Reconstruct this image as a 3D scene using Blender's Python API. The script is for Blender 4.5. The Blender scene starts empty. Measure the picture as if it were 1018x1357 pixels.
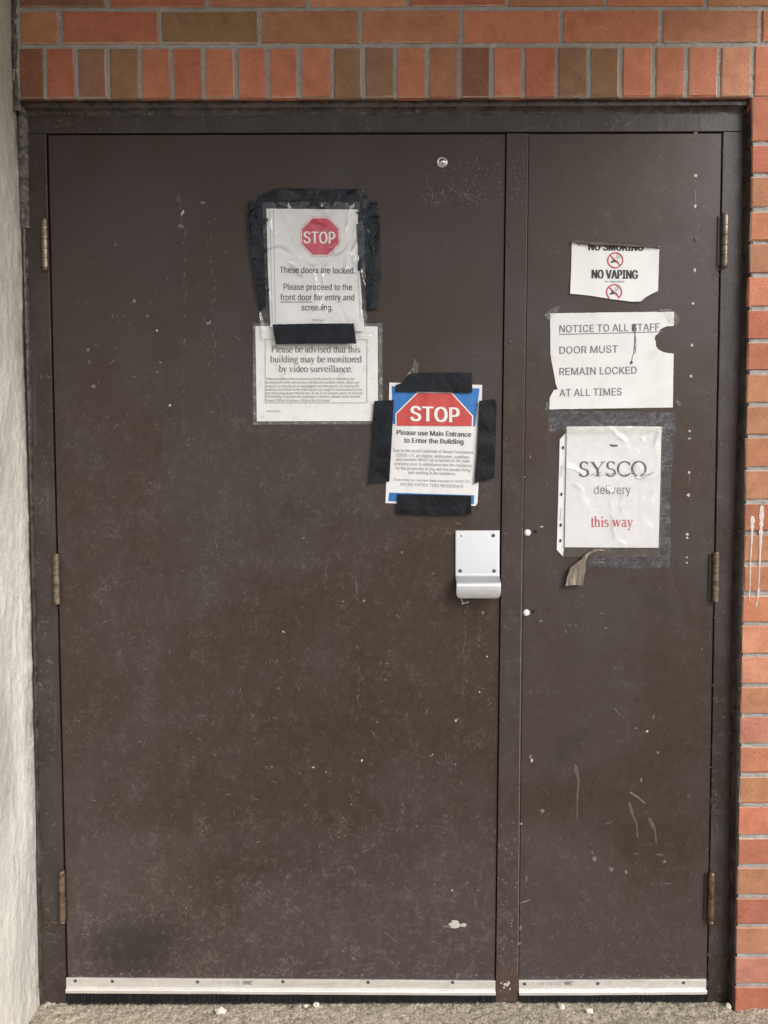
import bpy, bmesh, math, random
from mathutils import Vector, Matrix, noise
from mathutils.geometry import delaunay_2d_cdt
random.seed(7)
SC = bpy.context.scene
COL = SC.collection

# ------------------------------------------------------------------ camera
CX, CY, CZ = -0.0064, -1.721, 1.200
PITCH, YAW, ROLL, FPX = -0.048, 0.001, -0.003, 1020.0
_cp, _sp, _c, _s = math.cos(PITCH), math.sin(PITCH), math.cos(YAW), math.sin(YAW)
FW = Vector((_s*_cp, _c*_cp, _sp)); RT = Vector((_c, -_s, 0)); UP = RT.cross(FW)
_cr, _sr = math.cos(ROLL), math.sin(ROLL)
RT, UP = _cr*RT + _sr*UP, -_sr*RT + _cr*UP
cam_d = bpy.data.cameras.new('camera'); cam = bpy.data.objects.new('camera', cam_d); COL.objects.link(cam)
cam_d.sensor_fit = 'HORIZONTAL'; cam_d.sensor_width = 36.0; cam_d.lens = 36.0*FPX/1018.0
cam_d.clip_start = 0.02; cam_d.clip_end = 600
m = Matrix.Identity(4)
for i in range(3):
    m[i][0] = RT[i]; m[i][1] = UP[i]; m[i][2] = -FW[i]; m[i][3] = (CX, CY, CZ)[i]
cam.matrix_world = m
SC.camera = cam

# ------------------------------------------------------------------ light
SUN_EL, SUN_AZ = math.radians(36), math.radians(48)      # azimuth to the right of straight out from the wall
SKY_STRENGTH, SUN_STRENGTH, EXPOSURE = 0.12, 1.75, 0.42
w = bpy.data.worlds.new('World'); SC.world = w; w.use_nodes = True
nt = w.node_tree; nt.nodes.clear()
o_ = nt.nodes.new('ShaderNodeOutputWorld'); b_ = nt.nodes.new('ShaderNodeBackground'); s_ = nt.nodes.new('ShaderNodeTexSky')
s_.sky_type = 'NISHITA'; s_.sun_disc = False; s_.sun_elevation = SUN_EL
sdir = Vector((math.sin(SUN_AZ)*math.cos(SUN_EL), -math.cos(SUN_AZ)*math.cos(SUN_EL), math.sin(SUN_EL)))
s_.sun_rotation = math.atan2(sdir.x, sdir.y); s_.dust_density = 3.0; s_.ozone_density = 0.6; s_.air_density = 0.8
b_.inputs[1].default_value = SKY_STRENGTH
hs_ = nt.nodes.new('ShaderNodeHueSaturation'); hs_.inputs['Saturation'].default_value = .55
nt.links.new(s_.outputs[0], hs_.inputs['Color']); nt.links.new(hs_.outputs[0], b_.inputs[0]); nt.links.new(b_.outputs[0], o_.inputs[0])
sun_d = bpy.data.lights.new('sun', 'SUN'); sun = bpy.data.objects.new('sun', sun_d); COL.objects.link(sun)
sun_d.energy = SUN_STRENGTH; sun_d.angle = math.radians(32); sun_d.color = (1, 0.98, 0.955)
sun.rotation_euler = (-sdir).to_track_quat('-Z', 'Y').to_euler(); sun.location = (3, -5, 6)
SC.view_settings.view_transform = 'Standard'; SC.view_settings.look = 'None'
SC.view_settings.gamma = 1; SC.view_settings.exposure = EXPOSURE

# ------------------------------------------------------------------ helpers
def P(px, py, y=0.0):
    """photo pixel -> point on the vertical plane at depth y"""
    d = FW + RT*((px-509)/FPX) - UP*((py-678.5)/FPX)
    t = (y-CY)/d.y
    return Vector((CX, CY, CZ)) + d*t
def G(px, py, z=0.0):
    d = FW + RT*((px-509)/FPX) - UP*((py-678.5)/FPX)
    t = (z-CZ)/d.z
    return Vector((CX, CY, CZ)) + d*t

ORG = {}
def link(o, parent=None, org=None):
    COL.objects.link(o)
    if parent is not None: o.parent = parent
    ORG[o.name] = org
    return o
def tag(o, label, cat, group=None, kind=None):
    if label: o['label'] = label
    if cat: o['category'] = cat
    if group: o['group'] = group
    if kind: o['kind'] = kind
    return o
def thing(name, loc, label, cat, group=None):
    o = bpy.data.objects.new(name, None); o.location = loc; o.empty_display_size = .05
    link(o, None, Vector(loc)); return tag(o, label, cat, group, 'thing')

class MB:
    def __init__(s): s.v = []; s.f = []; s.m = []; s.c = []
    def add(s, vs, fs, mi=0, col=None):
        n = len(s.v); s.v += [Vector(v) for v in vs]
        for f in fs:
            s.f.append([i+n for i in f]); s.m.append(mi); s.c.append(col)
    def box(s, a, b, mi=0, ch=0, col=None, jit=0, edge=None):
        """box a..b; front (-y) edges chamfered by ch, jittered"""
        x0, y0, z0 = a; x1, y1, z1 = b
        j = lambda: random.uniform(-jit, jit)
        back = [(x0, y1, z0), (x1, y1, z0), (x1, y1, z1), (x0, y1, z1)]
        if ch <= 0:
            vs = [(x0, y0, z0), (x1, y0, z0), (x1, y0, z1), (x0, y0, z1)] + back
            s.add(vs, [(0, 1, 2, 3), (1, 5, 6, 2), (5, 4, 7, 6), (4, 0, 3, 7), (3, 2, 6, 7), (4, 5, 1, 0)], mi, col); return
        mid = [(x0+j(), y0+ch, z0+j()), (x1+j(), y0+ch, z0+j()), (x1+j(), y0+ch, z1+j()), (x0+j(), y0+ch, z1+j())]
        fr = [(x0+ch+j(), y0+j()*.5, z0+ch+j()), (x1-ch+j(), y0+j()*.5, z0+ch+j()), (x1-ch+j(), y0+j()*.5, z1-ch+j()), (x0+ch+j(), y0+j()*.5, z1-ch+j())]
        vs = fr + mid + back; fs = [(0, 1, 2, 3)]
        for k in range(4):
            n = (k+1) % 4
            fs += [(4+k, 4+n, n, k), (8+k, 8+n, 4+n, 4+k)]
        fs.append((11, 10, 9, 8)); s.add(vs, fs, mi, col)
        if edge:                                            # mortar smeared over the arrises
            i0 = len(s.f)-len(fs)
            for k in range(4):
                t = random.random()**1.2*.95
                if col: s.c[i0+1+2*k] = tuple(c*(1-t)+e*t for c, e in zip(col, edge))
    def cyl(s, c, axis, r, h, n=20, mi=0, cap=0.0, r2=None):
        """solid of revolution from c along axis for h, rounded by cap at far end"""
        axis = Vector(axis).normalized(); u = axis.orthogonal().normalized(); v = axis.cross(u)
        r2 = r if r2 is None else r2
        prof = [(r, 0), (r2, h-cap)]
        if cap > 0:
            for k in range(1, 5):
                t = k/4*math.pi/2; prof.append((max(r2*.02, r2-cap+cap*math.cos(t)) if cap < r2 else max(r2*.02, r2*math.cos(t)), h-cap+cap*math.sin(t)))
        s.lathe(c, axis, u, v, prof, n, mi)
    def lathe(s, c, axis, u, v, prof, n=20, mi=0):
        c = Vector(c); base = []
        vs = []; fs = []
        for (r, h) in prof:
            for k in range(n):
                a = 2*math.pi*k/n
                vs.append(c + axis*h + (u*math.cos(a)+v*math.sin(a))*r)
        for q in range(len(prof)-1):
            for k in range(n):
                fs.append((q*n+k, q*n+(k+1) % n, (q+1)*n+(k+1) % n, (q+1)*n+k))
        fs.append(tuple(range(n))[::-1]); fs.append(tuple((len(prof)-1)*n+k for k in range(n)))
        s.add(vs, fs, mi)
    def build(s, name, mats, parent=None, smooth=False, org=None, angle=None):
        org = org if org is not None else (ORG[parent.name] if parent is not None else Vector((0, 0, 0)))
        po = ORG[parent.name] if parent is not None else Vector((0, 0, 0))
        me = bpy.data.meshes.new(name)
        me.from_pydata([v-org for v in s.v], [], s.f)
        mats = mats if isinstance(mats, (list, tuple)) else [mats]
        for mt in mats: me.materials.append(mt)
        me.polygons.foreach_set('material_index', s.m)
        if any(c is not None for c in s.c):
            at = me.color_attributes.new('Col', 'FLOAT_COLOR', 'CORNER')
            for p, c in zip(me.polygons, s.c):
                for li in p.loop_indices: at.data[li].color = (*(c or (1, 1, 1)), 1)
        bm = bmesh.new(); bm.from_mesh(me); bmesh.ops.recalc_face_normals(bm, faces=bm.faces) if smooth != 'keep' else None
        bm.to_mesh(me); bm.free()
        if smooth: 
            for p in me.polygons: p.use_smooth = True
        o = bpy.data.objects.new(name, me); o.location = org-po
        link(o, parent, org)
        if name == 'paint_scuffs': o['kind'] = 'stuff'
        return o

# ------------------------------------------------------------------ node materials
class NM:
    def __init__(s, name):
        s.m = bpy.data.materials.new(name); s.m.use_nodes = True; s.t = s.m.node_tree; s.t.nodes.clear()
        s.out = s.n('OutputMaterial'); s.p = s.n('BsdfPrincipled'); s.l(s.p.outputs[0], s.out.inputs[0])
        s.co = s.n('TexCoord').outputs['Object']
    def n(s, t): return s.t.nodes.new('ShaderNode'+t)
    def l(s, a, b): s.t.links.new(a, b)
    def put(s, sock, v):
        if isinstance(v, bpy.types.NodeSocket): s.l(v, sock)
        elif isinstance(v, (tuple, list)) and len(v) == 3 and sock.type == 'RGBA': sock.default_value = (*v, 1)
        else: sock.default_value = v
    def mapc(s, scale=(1, 1, 1), rot=(0, 0, 0), loc=(0, 0, 0)):
        q = s.n('Mapping'); s.l(s.co, q.inputs[0]); q.inputs[1].default_value = loc; q.inputs[2].default_value = rot; q.inputs[3].default_value = scale
        return q.outputs[0]
    def noise(s, scale, detail=3, rough=.5, dist=0, vec=None, col=False):
        q = s.n('TexNoise'); s.l(vec or s.co, q.inputs['Vector']); q.inputs['Scale'].default_value = scale
        q.inputs['Detail'].default_value = detail; q.inputs['Roughness'].default_value = rough; q.inputs['Distortion'].default_value = dist
        return q.outputs['Color' if col else 'Fac']
    def vor(s, scale, vec=None, feature='F1', out='Distance', rnd=1):
        q = s.n('TexVoronoi'); q.feature = feature; s.l(vec or s.co, q.inputs['Vector']); q.inputs['Scale'].default_value = scale
        q.inputs['Randomness'].default_value = rnd
        return q.outputs[out]
    def ramp(s, v, a, b, x=0., y=1.):
        q = s.n('MapRange'); q.interpolation_type = 'SMOOTHSTEP'; s.put(q.inputs[0], v)
        q.inputs[1].default_value = a; q.inputs[2].default_value = b; q.inputs[3].default_value = x; q.inputs[4].default_value = y
        return q.outputs[0]
    def math(s, op, a, b=0., c=0.):
        q = s.n('Math'); q.operation = op; s.put(q.inputs[0], a); s.put(q.inputs[1], b); s.put(q.inputs[2], c); return q.outputs[0]
    def mul(s, *a):
        r = a[0]
        for x in a[1:]: r = s.math('MULTIPLY', r, x)
        return r
    def mix(s, f, a, b, mode='MIX'):
        q = s.n('Mix'); q.data_type = 'RGBA'; q.blend_type = mode
        s.put(q.inputs[0], f); s.put(q.inputs[6], a); s.put(q.inputs[7], b); return q.outputs[2]
    def sep(s, v=None):
        q = s.n('SeparateXYZ'); s.l(v or s.co, q.inputs[0]); return q.outputs
    def bump(s, h, strength=.3, dist=.001, nrm=None):
        q = s.n('Bump'); s.put(q.inputs['Height'], h); q.inputs['Strength'].default_value = strength; q.inputs['Distance'].default_value = dist
        if nrm is not None: s.l(nrm, q.inputs['Normal'])
        return q.outputs[0]
    def contour(s, v, at=.5, w=.01):
        return s.ramp(s.math('ABSOLUTE', s.math('SUBTRACT', v, at)), w, w*.35)
    def set(s, color=None, rough=None, normal=None, metal=None, spec=None, coat=None):
        for k, v in (('Base Color', color), ('Roughness', rough), ('Normal', normal), ('Metallic', metal), ('Specular IOR Level', spec), ('Coat Weight', coat)):
            if v is not None: s.put(s.p.inputs[k], v)
        return s.m

def plain(name, col, rough=.6, metal=0., var=.12, scale=60, bump=0., spec=.5):
    q = NM(name); n = q.noise(scale, 3)
    c2 = tuple(min(1, x*(1+var*2)) for x in col); c1 = tuple(x*(1-var*1.2) for x in col)
    nr = q.bump(q.noise(scale*2, 3), .5, bump) if bump else None
    return q.set(q.mix(n, c1, c2), rough, nr, metal, spec)

def door_paint(name, scuff=1.0, lift=1.0, seam=None, smudge=None):
    q = NM(name)
    x, y, z = q.sep()
    big = q.noise(2.1, 2, .5, .6); mid = q.noise(7, 4, .6); fine = q.noise(140, 3, .6)
    brown = (.043*lift, .029*lift, .0205*lift); sheen_plum = (.050*lift, .0370*lift, .0345*lift); dark = (.031*lift, .0235*lift, .019*lift)
    c = q.mix(q.ramp(q.math('ADD', q.mul(big, .7), q.mul(mid, .3)), .44, .58), brown, sheen_plum)  # patches of dust film, their purple-grey sheen put into the colour
    c = q.mix(q.mul(q.ramp(q.noise(3.3, 3, .5, .3, vec=q.mapc(loc=(3.1, 0, 1.7))), .58, .70), .55), c, dark)
    # paler purple-grey sheen painted into the colour along the foot, ragged upper edge
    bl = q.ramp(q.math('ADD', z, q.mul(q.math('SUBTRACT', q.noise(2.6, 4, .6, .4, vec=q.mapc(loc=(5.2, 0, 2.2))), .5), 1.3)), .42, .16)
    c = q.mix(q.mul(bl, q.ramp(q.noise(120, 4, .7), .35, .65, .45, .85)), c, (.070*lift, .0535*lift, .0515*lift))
    # wear grows towards kicking height
    low = q.ramp(z, .55, .06); midz = q.ramp(z, 1.62, 1.25)
    dens = q.math('ADD', q.mul(midz, .55), q.mul(low, .7))
    dust = q.ramp(q.noise(55, 5, .75), .48, .78)
    c = q.mix(q.mul(dust, dens, .5*scuff), c, (.16, .138, .125))
    sq1 = q.contour(q.noise(34, 3, .6, 1.8), .5, .022); m1 = q.ramp(q.noise(13, 4, .75), .52, .64)
    sq2 = q.contour(q.noise(70, 3, .6, 2., vec=q.mapc(loc=(2, 5, 1))), .48, .035); m2 = q.ramp(q.noise(17, 5, .75, vec=q.mapc(loc=(7, 1, 3))), .5, .62)
    marks = q.math('ADD', q.mul(sq1, m1), q.mul(sq2, m2, .8))
    c = q.mix(q.mul(marks, dens, .45*scuff), c, (.25, .22, .195))
    # short vertical rubs
    st = q.ramp(q.noise(30, 4, .6, .2, vec=q.mapc((1, 1, .09))), .60, .74)
    c = q.mix(q.mul(st, q.ramp(q.noise(5, 3), .48, .66), .16*scuff), c, (.17, .15, .13))
    sp = q.vor(75); spc = q.vor(75, out='Color'); q2 = q.n('SeparateColor'); q.l(spc, q2.inputs[0])
    speck = q.mul(q.ramp(sp, .15, .06), q.ramp(q2.outputs[0], .90, .94), q.ramp(q.noise(5, 2, vec=q.mapc(loc=(1, 9, 4))), .45, .6))
    c = q.mix(q.mul(speck, .5*scuff), c, (.30, .27, .245))
    c = q.mix(q.mul(q.math('SUBTRACT', fine, .5), .5), c, q.mix(.5, c, (.12, .1, .09)))
    if smudge:                                          # greasy dark stain near the foot of the hinge side
        ex = q.math('POWER', q.math('DIVIDE', q.math('SUBTRACT', x, smudge[0]), smudge[2]), 2.); ez = q.math('POWER', q.math('DIVIDE', q.math('SUBTRACT', z, smudge[1]), smudge[3]), 2.)
        e = q.math('ADD', q.math('ADD', ex, ez), q.math('MULTIPLY', q.math('SUBTRACT', q.noise(7, 6, .75), .5), 3.2))
        c = q.mix(q.ramp(e, 1.7, -.3, 0, .62), c, (.020, .0175, .0155))
    if seam is not None:
        c = q.mix(q.ramp(x, seam, seam+.004, 0, .5), c, (.044*lift, .035*lift, .037*lift))
    rough = q.ramp(q.math('ADD', q.mul(mid, .6), q.mul(q.noise(40, 4), .4)), .35, .65, .30, .46)
    rough = q.math('ADD', rough, q.mul(dust, dens, .2))
    h = q.math('ADD', q.mul(q.noise(260, 2), .35), q.mul(marks, -.6))
    n1 = q.bump(q.noise(5, 2), .35, .004); nr = q.bump(h, .35, .0006, n1)
    return q.set(c, rough, nr, 0, .42)

M = {}
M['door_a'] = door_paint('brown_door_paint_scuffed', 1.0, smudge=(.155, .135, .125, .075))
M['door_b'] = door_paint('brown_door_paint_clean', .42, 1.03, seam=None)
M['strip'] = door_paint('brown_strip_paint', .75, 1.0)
def frame_paint():
    q = NM('brown_frame_paint')
    mid = q.noise(9, 4, .6); c = q.mix(q.ramp(mid, .4, .62), (.036, .0255, .021), (.047, .0365, .033))
    c = q.mix(q.mul(q.ramp(q.noise(70, 5, .75), .55, .75), q.ramp(q.noise(11, 3), .46, .62), .7), c, (.18, .15, .13))
    sq = q.contour(q.noise(40, 2, .5, 2.0), .5, .012)
    c = q.mix(q.mul(sq, q.ramp(q.noise(14, 3, vec=q.mapc(loc=(4, 4, 4))), .52, .64), .4), c, (.24, .21, .19))
    st = q.ramp(q.noise(40, 3, .6, vec=q.mapc((1, 1, .06))), .56, .7)
    c = q.mix(q.mul(st, .2), c, (.15, .13, .12))
    nr = q.bump(q.math('ADD', q.noise(28, 3, .6), q.mul(q.noise(200, 2), .2)), .35, .0025)
    return q.set(c, q.ramp(mid, .35, .65, .3, .5), nr, 0, .5)
M['frame'] = frame_paint()
def caulk_paint():
    q = NM('painted_caulk'); n = q.noise(30, 4, .6)
    c = q.mix(q.ramp(n, .4, .65), (.034, .026, .022), (.066, .052, .046))
    c = q.mix(q.mul(q.ramp(q.noise(90, 4, .7), .58, .72), .6), c, (.2, .17, .14))
    nr = q.bump(q.noise(60, 4, .6), .6, .003)
    return q.set(c, q.ramp(n, .3, .7, .22, .5), nr, 0, .5)
M['caulk'] = caulk_paint()
def grit():
    q = NM('bare_grey_sealant'); n = q.noise(70, 5, .7)
    z = q.sep()[2]
    c = q.mix(q.ramp(n, .35, .7), (.06, .052, .045), (.20, .18, .16))
    nr = q.bump(q.noise(120, 4, .7), 1, .003)
    return q.set(c, .85, nr)
M['grit'] = grit()
def brick_mat():
    q = NM('fired_clay_brick')
    at = q.n('VertexColor'); at.layer_name = 'Col'; base = at.outputs[0]
    n = q.noise(24, 5, .65, .4); f = q.noise(230, 4, .7)
    c = q.mix(q.ramp(n, .3, .7, 0, .7), base, q.mix(1., base, (.70, .64, .60), 'MULTIPLY'))
    c = q.mix(q.ramp(q.noise(60, 6, .75, 1, vec=q.mapc(loc=(5, 5, 5))), .5, .72, 0, .4), c, q.mix(1., base, (1.25, 1.3, 1.35), 'MULTIPLY'))
    c = q.mix(q.ramp(f, .5, .72, 0, .38), c, q.mix(.55, c, (.62, .36, .22)))
    pit = q.ramp(q.noise(95, 4, .75, vec=q.mapc(loc=(2, 3, 7))), .36, .28)
    c = q.mix(q.mul(pit, .4), c, (.12, .055, .035))
    bl = q.ramp(q.noise(42, 6, .85, vec=q.mapc(loc=(9, 3, 1))), .62, .72)
    gr = q.ramp(q.noise(13, 5, .75, .6, vec=q.mapc(loc=(1, 8, 4))), .52, .70, 0, .45); c = q.mix(gr, c, q.mix(1., base, (.55, .50, .48), 'MULTIPLY'))
    c = q.mix(q.mul(bl, .55), c, (.62, .5, .42))
    sc = q.contour(q.noise(26, 3, .6, 1.2), .5, .006)
    c = q.mix(q.mul(sc, q.ramp(q.noise(9, 2), .52, .62), .35), c, (.6, .48, .4))
    nr = q.bump(q.math('ADD', q.mul(n, .6), q.math('ADD', q.mul(f, .5), q.mul(pit, -1.))), .9, .003)
    return q.set(c, .82, nr, 0, .3)
M['brick'] = brick_mat()
def mortar_mat():
    q = NM('grey_mortar'); n = q.noise(18, 4, .6); f = q.noise(260, 4, .7)
    c = q.mix(n, (.27, .262, .248), (.48, .47, .45)); c = q.mix(q.ramp(f, .5, .7, 0, .45), c, (.19, .18, .165))
    c = q.mix(q.mul(q.ramp(q.noise(45, 4, .7), .58, .7), .6), c, (.58, .56, .52))
    nr = q.bump(q.math('ADD', f, q.noise(60, 3)), .7, .002)
    return q.set(c, .92, nr, 0, .2)
M['mortar'] = mortar_mat()
def plaster():
    q = NM('rough_white_plaster'); st = q.noise(7, 5, .65, .5, vec=q.mapc((1, 1, .22))); f = q.noise(60, 5, .7)
    c = q.mix(q.ramp(st, .35, .65), (.49, .475, .435), (.69, .675, .63))
    c = q.mix(q.mul(q.ramp(q.noise(22, 5, .7, 1, vec=q.mapc((1, 1, .3))), .55, .72), .6), c, (.27, .25, .215))
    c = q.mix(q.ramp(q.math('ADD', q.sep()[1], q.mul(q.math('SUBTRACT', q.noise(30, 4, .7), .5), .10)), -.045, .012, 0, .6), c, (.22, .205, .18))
    c = q.mix(q.mul(q.contour(q.noise(12, 3, .6, 1.5, vec=q.mapc((1, 1, .4))), .5, .008), .2), c, (.3, .28, .25))
    nr = q.bump(q.math('ADD', f, q.mul(st, 1.2)), .7, .006)
    return q.set(c, .85, nr, 0, .25)
M['plaster'] = plaster()
def ground_mat():
    q = NM('worn_aggregate_concrete'); v = q.vor(160, out='Color'); s = q.n('SeparateColor'); q.l(v, s.inputs[0])
    n = q.noise(11, 5, .7); f = q.noise(190, 5, .75)
    c = q.mix(q.ramp(f, .35, .68), (.25, .21, .155), (.58, .51, .405))
    c = q.mix(q.ramp(s.outputs[0], .6, 1., 0, .4), c, (.62, .57, .48))
    c = q.mix(q.ramp(s.outputs[1], .78, .95, 0, .6), c, (.13, .11, .085))
    c = q.mix(q.ramp(n, .45, .65, 0, .3), c, (.22, .19, .145))
    nr = q.bump(q.math('ADD', f, q.mul(q.vor(160), -.8)), .9, .003)
    return q.set(c, .95, nr, 0, .2)
M['ground'] = ground_mat()
def paper(name, col=(.73, .735, .74), dirt=.25, sc=26, rough=.6, speck=0):
    q = NM(name); n = q.noise(sc, 5, .7)
    c = q.mix(q.ramp(n, .52, .75, 0, dirt), col, (.55, .54, .52))
    if speck:
        s1 = q.contour(q.noise(90, 3, .6, 2.), .5, .02); c = q.mix(q.mul(s1, q.ramp(q.noise(30, 3, .7), .5, .66), speck), c, (.22, .21, .2))
    return q.set(c, rough, q.bump(q.noise(80, 2), .2, .0008), 0, .4)
M['paper'] = paper('white_copy_paper')
M['paper_smudged'] = paper('smudged_white_paper', (.72, .725, .725), .45, 18)
M['paper_speckled'] = paper('water_speckled_paper', (.75, .755, .755), .3, 30, .5, .55)
M['paper_vinyl'] = paper('white_vinyl_sheet', (.76, .765, .76), .08, 20, .42)
M['ink'] = plain('dark_grey_ink', (.055, .055, .06), .6)
M['ink_soft'] = plain('faded_grey_ink', (.17, .17, .175), .6)
M['ink_pale'] = plain('pale_grey_ink', (.33, .34, .35), .6)
M['ink_black'] = plain('black_ink', (.018, .018, .02), .5)
M['red'] = plain('stop_red_ink', (.46, .045, .065), .5, var=.08)
M['red_b'] = plain('faded_red_ink', (.50, .065, .06), .5, var=.12, scale=25)
M['red_c'] = plain('crimson_ink', (.50, .045, .085), .5)
M['blue'] = plain('poster_blue_ink', (.025, .155, .43), .5, var=.2, scale=25)
M['drip'] = plain('chalky_paint_run', (.56, .50, .45), .85, var=.35, scale=160, bump=.001)
M['white_ink'] = plain('white_print', (.8, .79, .78), .5, var=.03)
def tape_mat(name, a, b, rough, bump=.003, sc=28, spec=.3):
    q = NM(name); n = q.noise(sc, 4, .6, .8); c = q.mix(q.ramp(n, .4, .7), a, b)
    c = q.mix(q.mul(q.ramp(q.noise(160, 3, .7), .66, .78), .12), c, (.2, .2, .2))
    return q.set(c, q.ramp(n, .3, .7, rough*.7, rough*1.3), q.bump(q.math('ADD', q.noise(sc*1.3, 3, .5, 1.), q.mul(q.noise(200, 2), .05)), .7, bump), 0, spec)
M['tape'] = tape_mat('black_duct_tape', (.006, .007, .0105), (.011, .0125, .017), .30, .0022)
M['tape_gloss'] = tape_mat('crinkled_black_plastic_tape', (.004, .0045, .005), (.020, .020, .019), .16, .006, 22, .38)
M['tape_brown'] = tape_mat('dark_brown_tape', (.085, .072, .058), (.13, .11, .09), .45)
def film_mat(name, bump=.006, sc=16, tint=(1, 1, 1), haze=.0, rough=.1, facing=1.0):
    q = NM(name); t = q.t
    tr = q.n('BsdfTransparent'); tr.inputs[0].default_value = (*tint, 1)
    gl = q.n('BsdfGlossy'); gl.inputs['Roughness'].default_value = rough; gl.inputs[0].default_value = (1, 1, 1, 1)
    rg = q.contour(q.noise(sc*.8, 2, .5, 1.2, vec=q.mapc((1, 1, .7), (0, .6, 0))), .5, .10)
    nr = q.bump(q.math('ADD', q.math('ADD', q.noise(sc, 2, .5, 1.6), q.mul(q.noise(sc*3, 2, .5, 1.), .22)), q.mul(rg, .5)), 1., bump)
    q.l(nr, gl.inputs['Normal'])
    fr = q.n('LayerWeight'); q.l(nr, fr.inputs['Normal'])
    f5 = q.math('ADD', q.math('MULTIPLY', q.math('POWER', fr.outputs['Facing'], 4.), .9), .035)
    mx = q.n('MixShader'); q.l(q.math('MULTIPLY', f5, facing), mx.inputs[0]); q.l(tr.outputs[0], mx.inputs[1]); q.l(gl.outputs[0], mx.inputs[2])
    last = mx
    if haze:
        df = q.n('BsdfDiffuse'); df.inputs[0].default_value = (.6, .6, .58, 1)
        m2 = q.n('MixShader'); q.l(q.ramp(q.noise(sc*2.5, 4, .7, 1.), .45, .7, haze*.4, haze*1.6), m2.inputs[0]); q.l(mx.outputs[0], m2.inputs[1]); q.l(df.outputs[0], m2.inputs[2]); last = m2
    q.l(last.outputs[0], q.out.inputs[0]); t.nodes.remove(q.p)
    return q.m
M['film'] = film_mat('crumpled_clear_sleeve', .011, 9, facing=1.7, rough=.17)
M['film_soft'] = film_mat('clear_sheet_protector', .009, 7, facing=1.5, haze=.05, rough=.2)
M['laminate'] = film_mat('laminate_border', .002, 20, (.9, .9, .9), .28, .2)
M['cloudy'] = film_mat('cloudy_clear_tape', .004, 30, (.97, .96, .93), .14, .25)
def residue():
    q = NM('old_adhesive_residue'); n = q.noise(26, 4, .6, 2.5)
    rid = q.contour(n, .5, .035); e = q.ramp(q.noise(90, 5, .8, 1.), .5, .62)
    c = q.mix(q.ramp(q.noise(50, 5, .75, 1), .40, .6), (.034, .028, .027), (.058, .053, .060))
    c = q.mix(q.math('MAXIMUM', q.mul(rid, q.ramp(q.noise(20, 3), .4, .6), .6), q.mul(e, .28)), c, (.19, .19, .22))
    return q.set(c, .6, q.bump(n, .5, .001))
M['residue'] = residue()
def metal(name, col, rough, scratch=.3, rust=0., rv=.22):
    q = NM(name); n = q.noise(60, 4, .6); st = q.noise(60, 3, .6, vec=q.mapc((.08, 1, 1)))
    c = q.mix(q.mul(q.ramp(st, .55, .7), scratch), col, tuple(x*.45 for x in col))
    if rust: c = q.mix(q.mul(q.ramp(n, .45, .6), rust), c, (.10, .055, .03))
    return q.set(c, q.ramp(n, .3, .7, rough*(1-rv), rough*(1+rv)), q.bump(st, .25, .0002), 1. if not rust else .75)
M['alu'] = metal('satin_aluminium_plate', (.60, .61, .625), .52, .06, 0., .06)
M['alu_sweep'] = metal('dull_aluminium_strip', (.86, .845, .815), .55, .22, .10)
M['steel'] = metal('worn_steel', (.55, .53, .5), .25, .2)
M['hinge'] = metal('tarnished_bronze', (.27, .225, .175), .46, .6, .5)
M['rusty'] = metal('rusty_bronze', (.26, .18, .13), .5, .5, .7)
M['screw'] = plain('dark_screw', (.13, .13, .13), .45, .6)
M['hole'] = plain('black_void', (.004, .004, .004), .9)
M['bolt'] = plain('white_painted_bolt', (.74, .73, .71), .4)
M['brush'] = plain('black_bristle', (.012, .014, .016), .5, var=.4, scale=200)
M['smear'] = plain('grey_finger_grime', (.50, .50, .51), .6, var=.3, scale=90)
M['chip'] = plain('chalky_white_filler', (.46, .435, .41), .8, var=.2, scale=150)
M['chip_dim'] = plain('dull_pale_scuff', (.14, .122, .112), .7, var=.4, scale=120)
M['chip_faint'] = plain('faint_scuff', (.086, .070, .064), .6, var=.5, scale=90)
M['stone'] = plain('pale_stone', (.6, .56, .48), .85, var=.2, scale=80, bump=.003)
M['rust_patch'] = plain('reddish_primer', (.058, .036, .026), .6, var=.6, scale=40)

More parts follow.
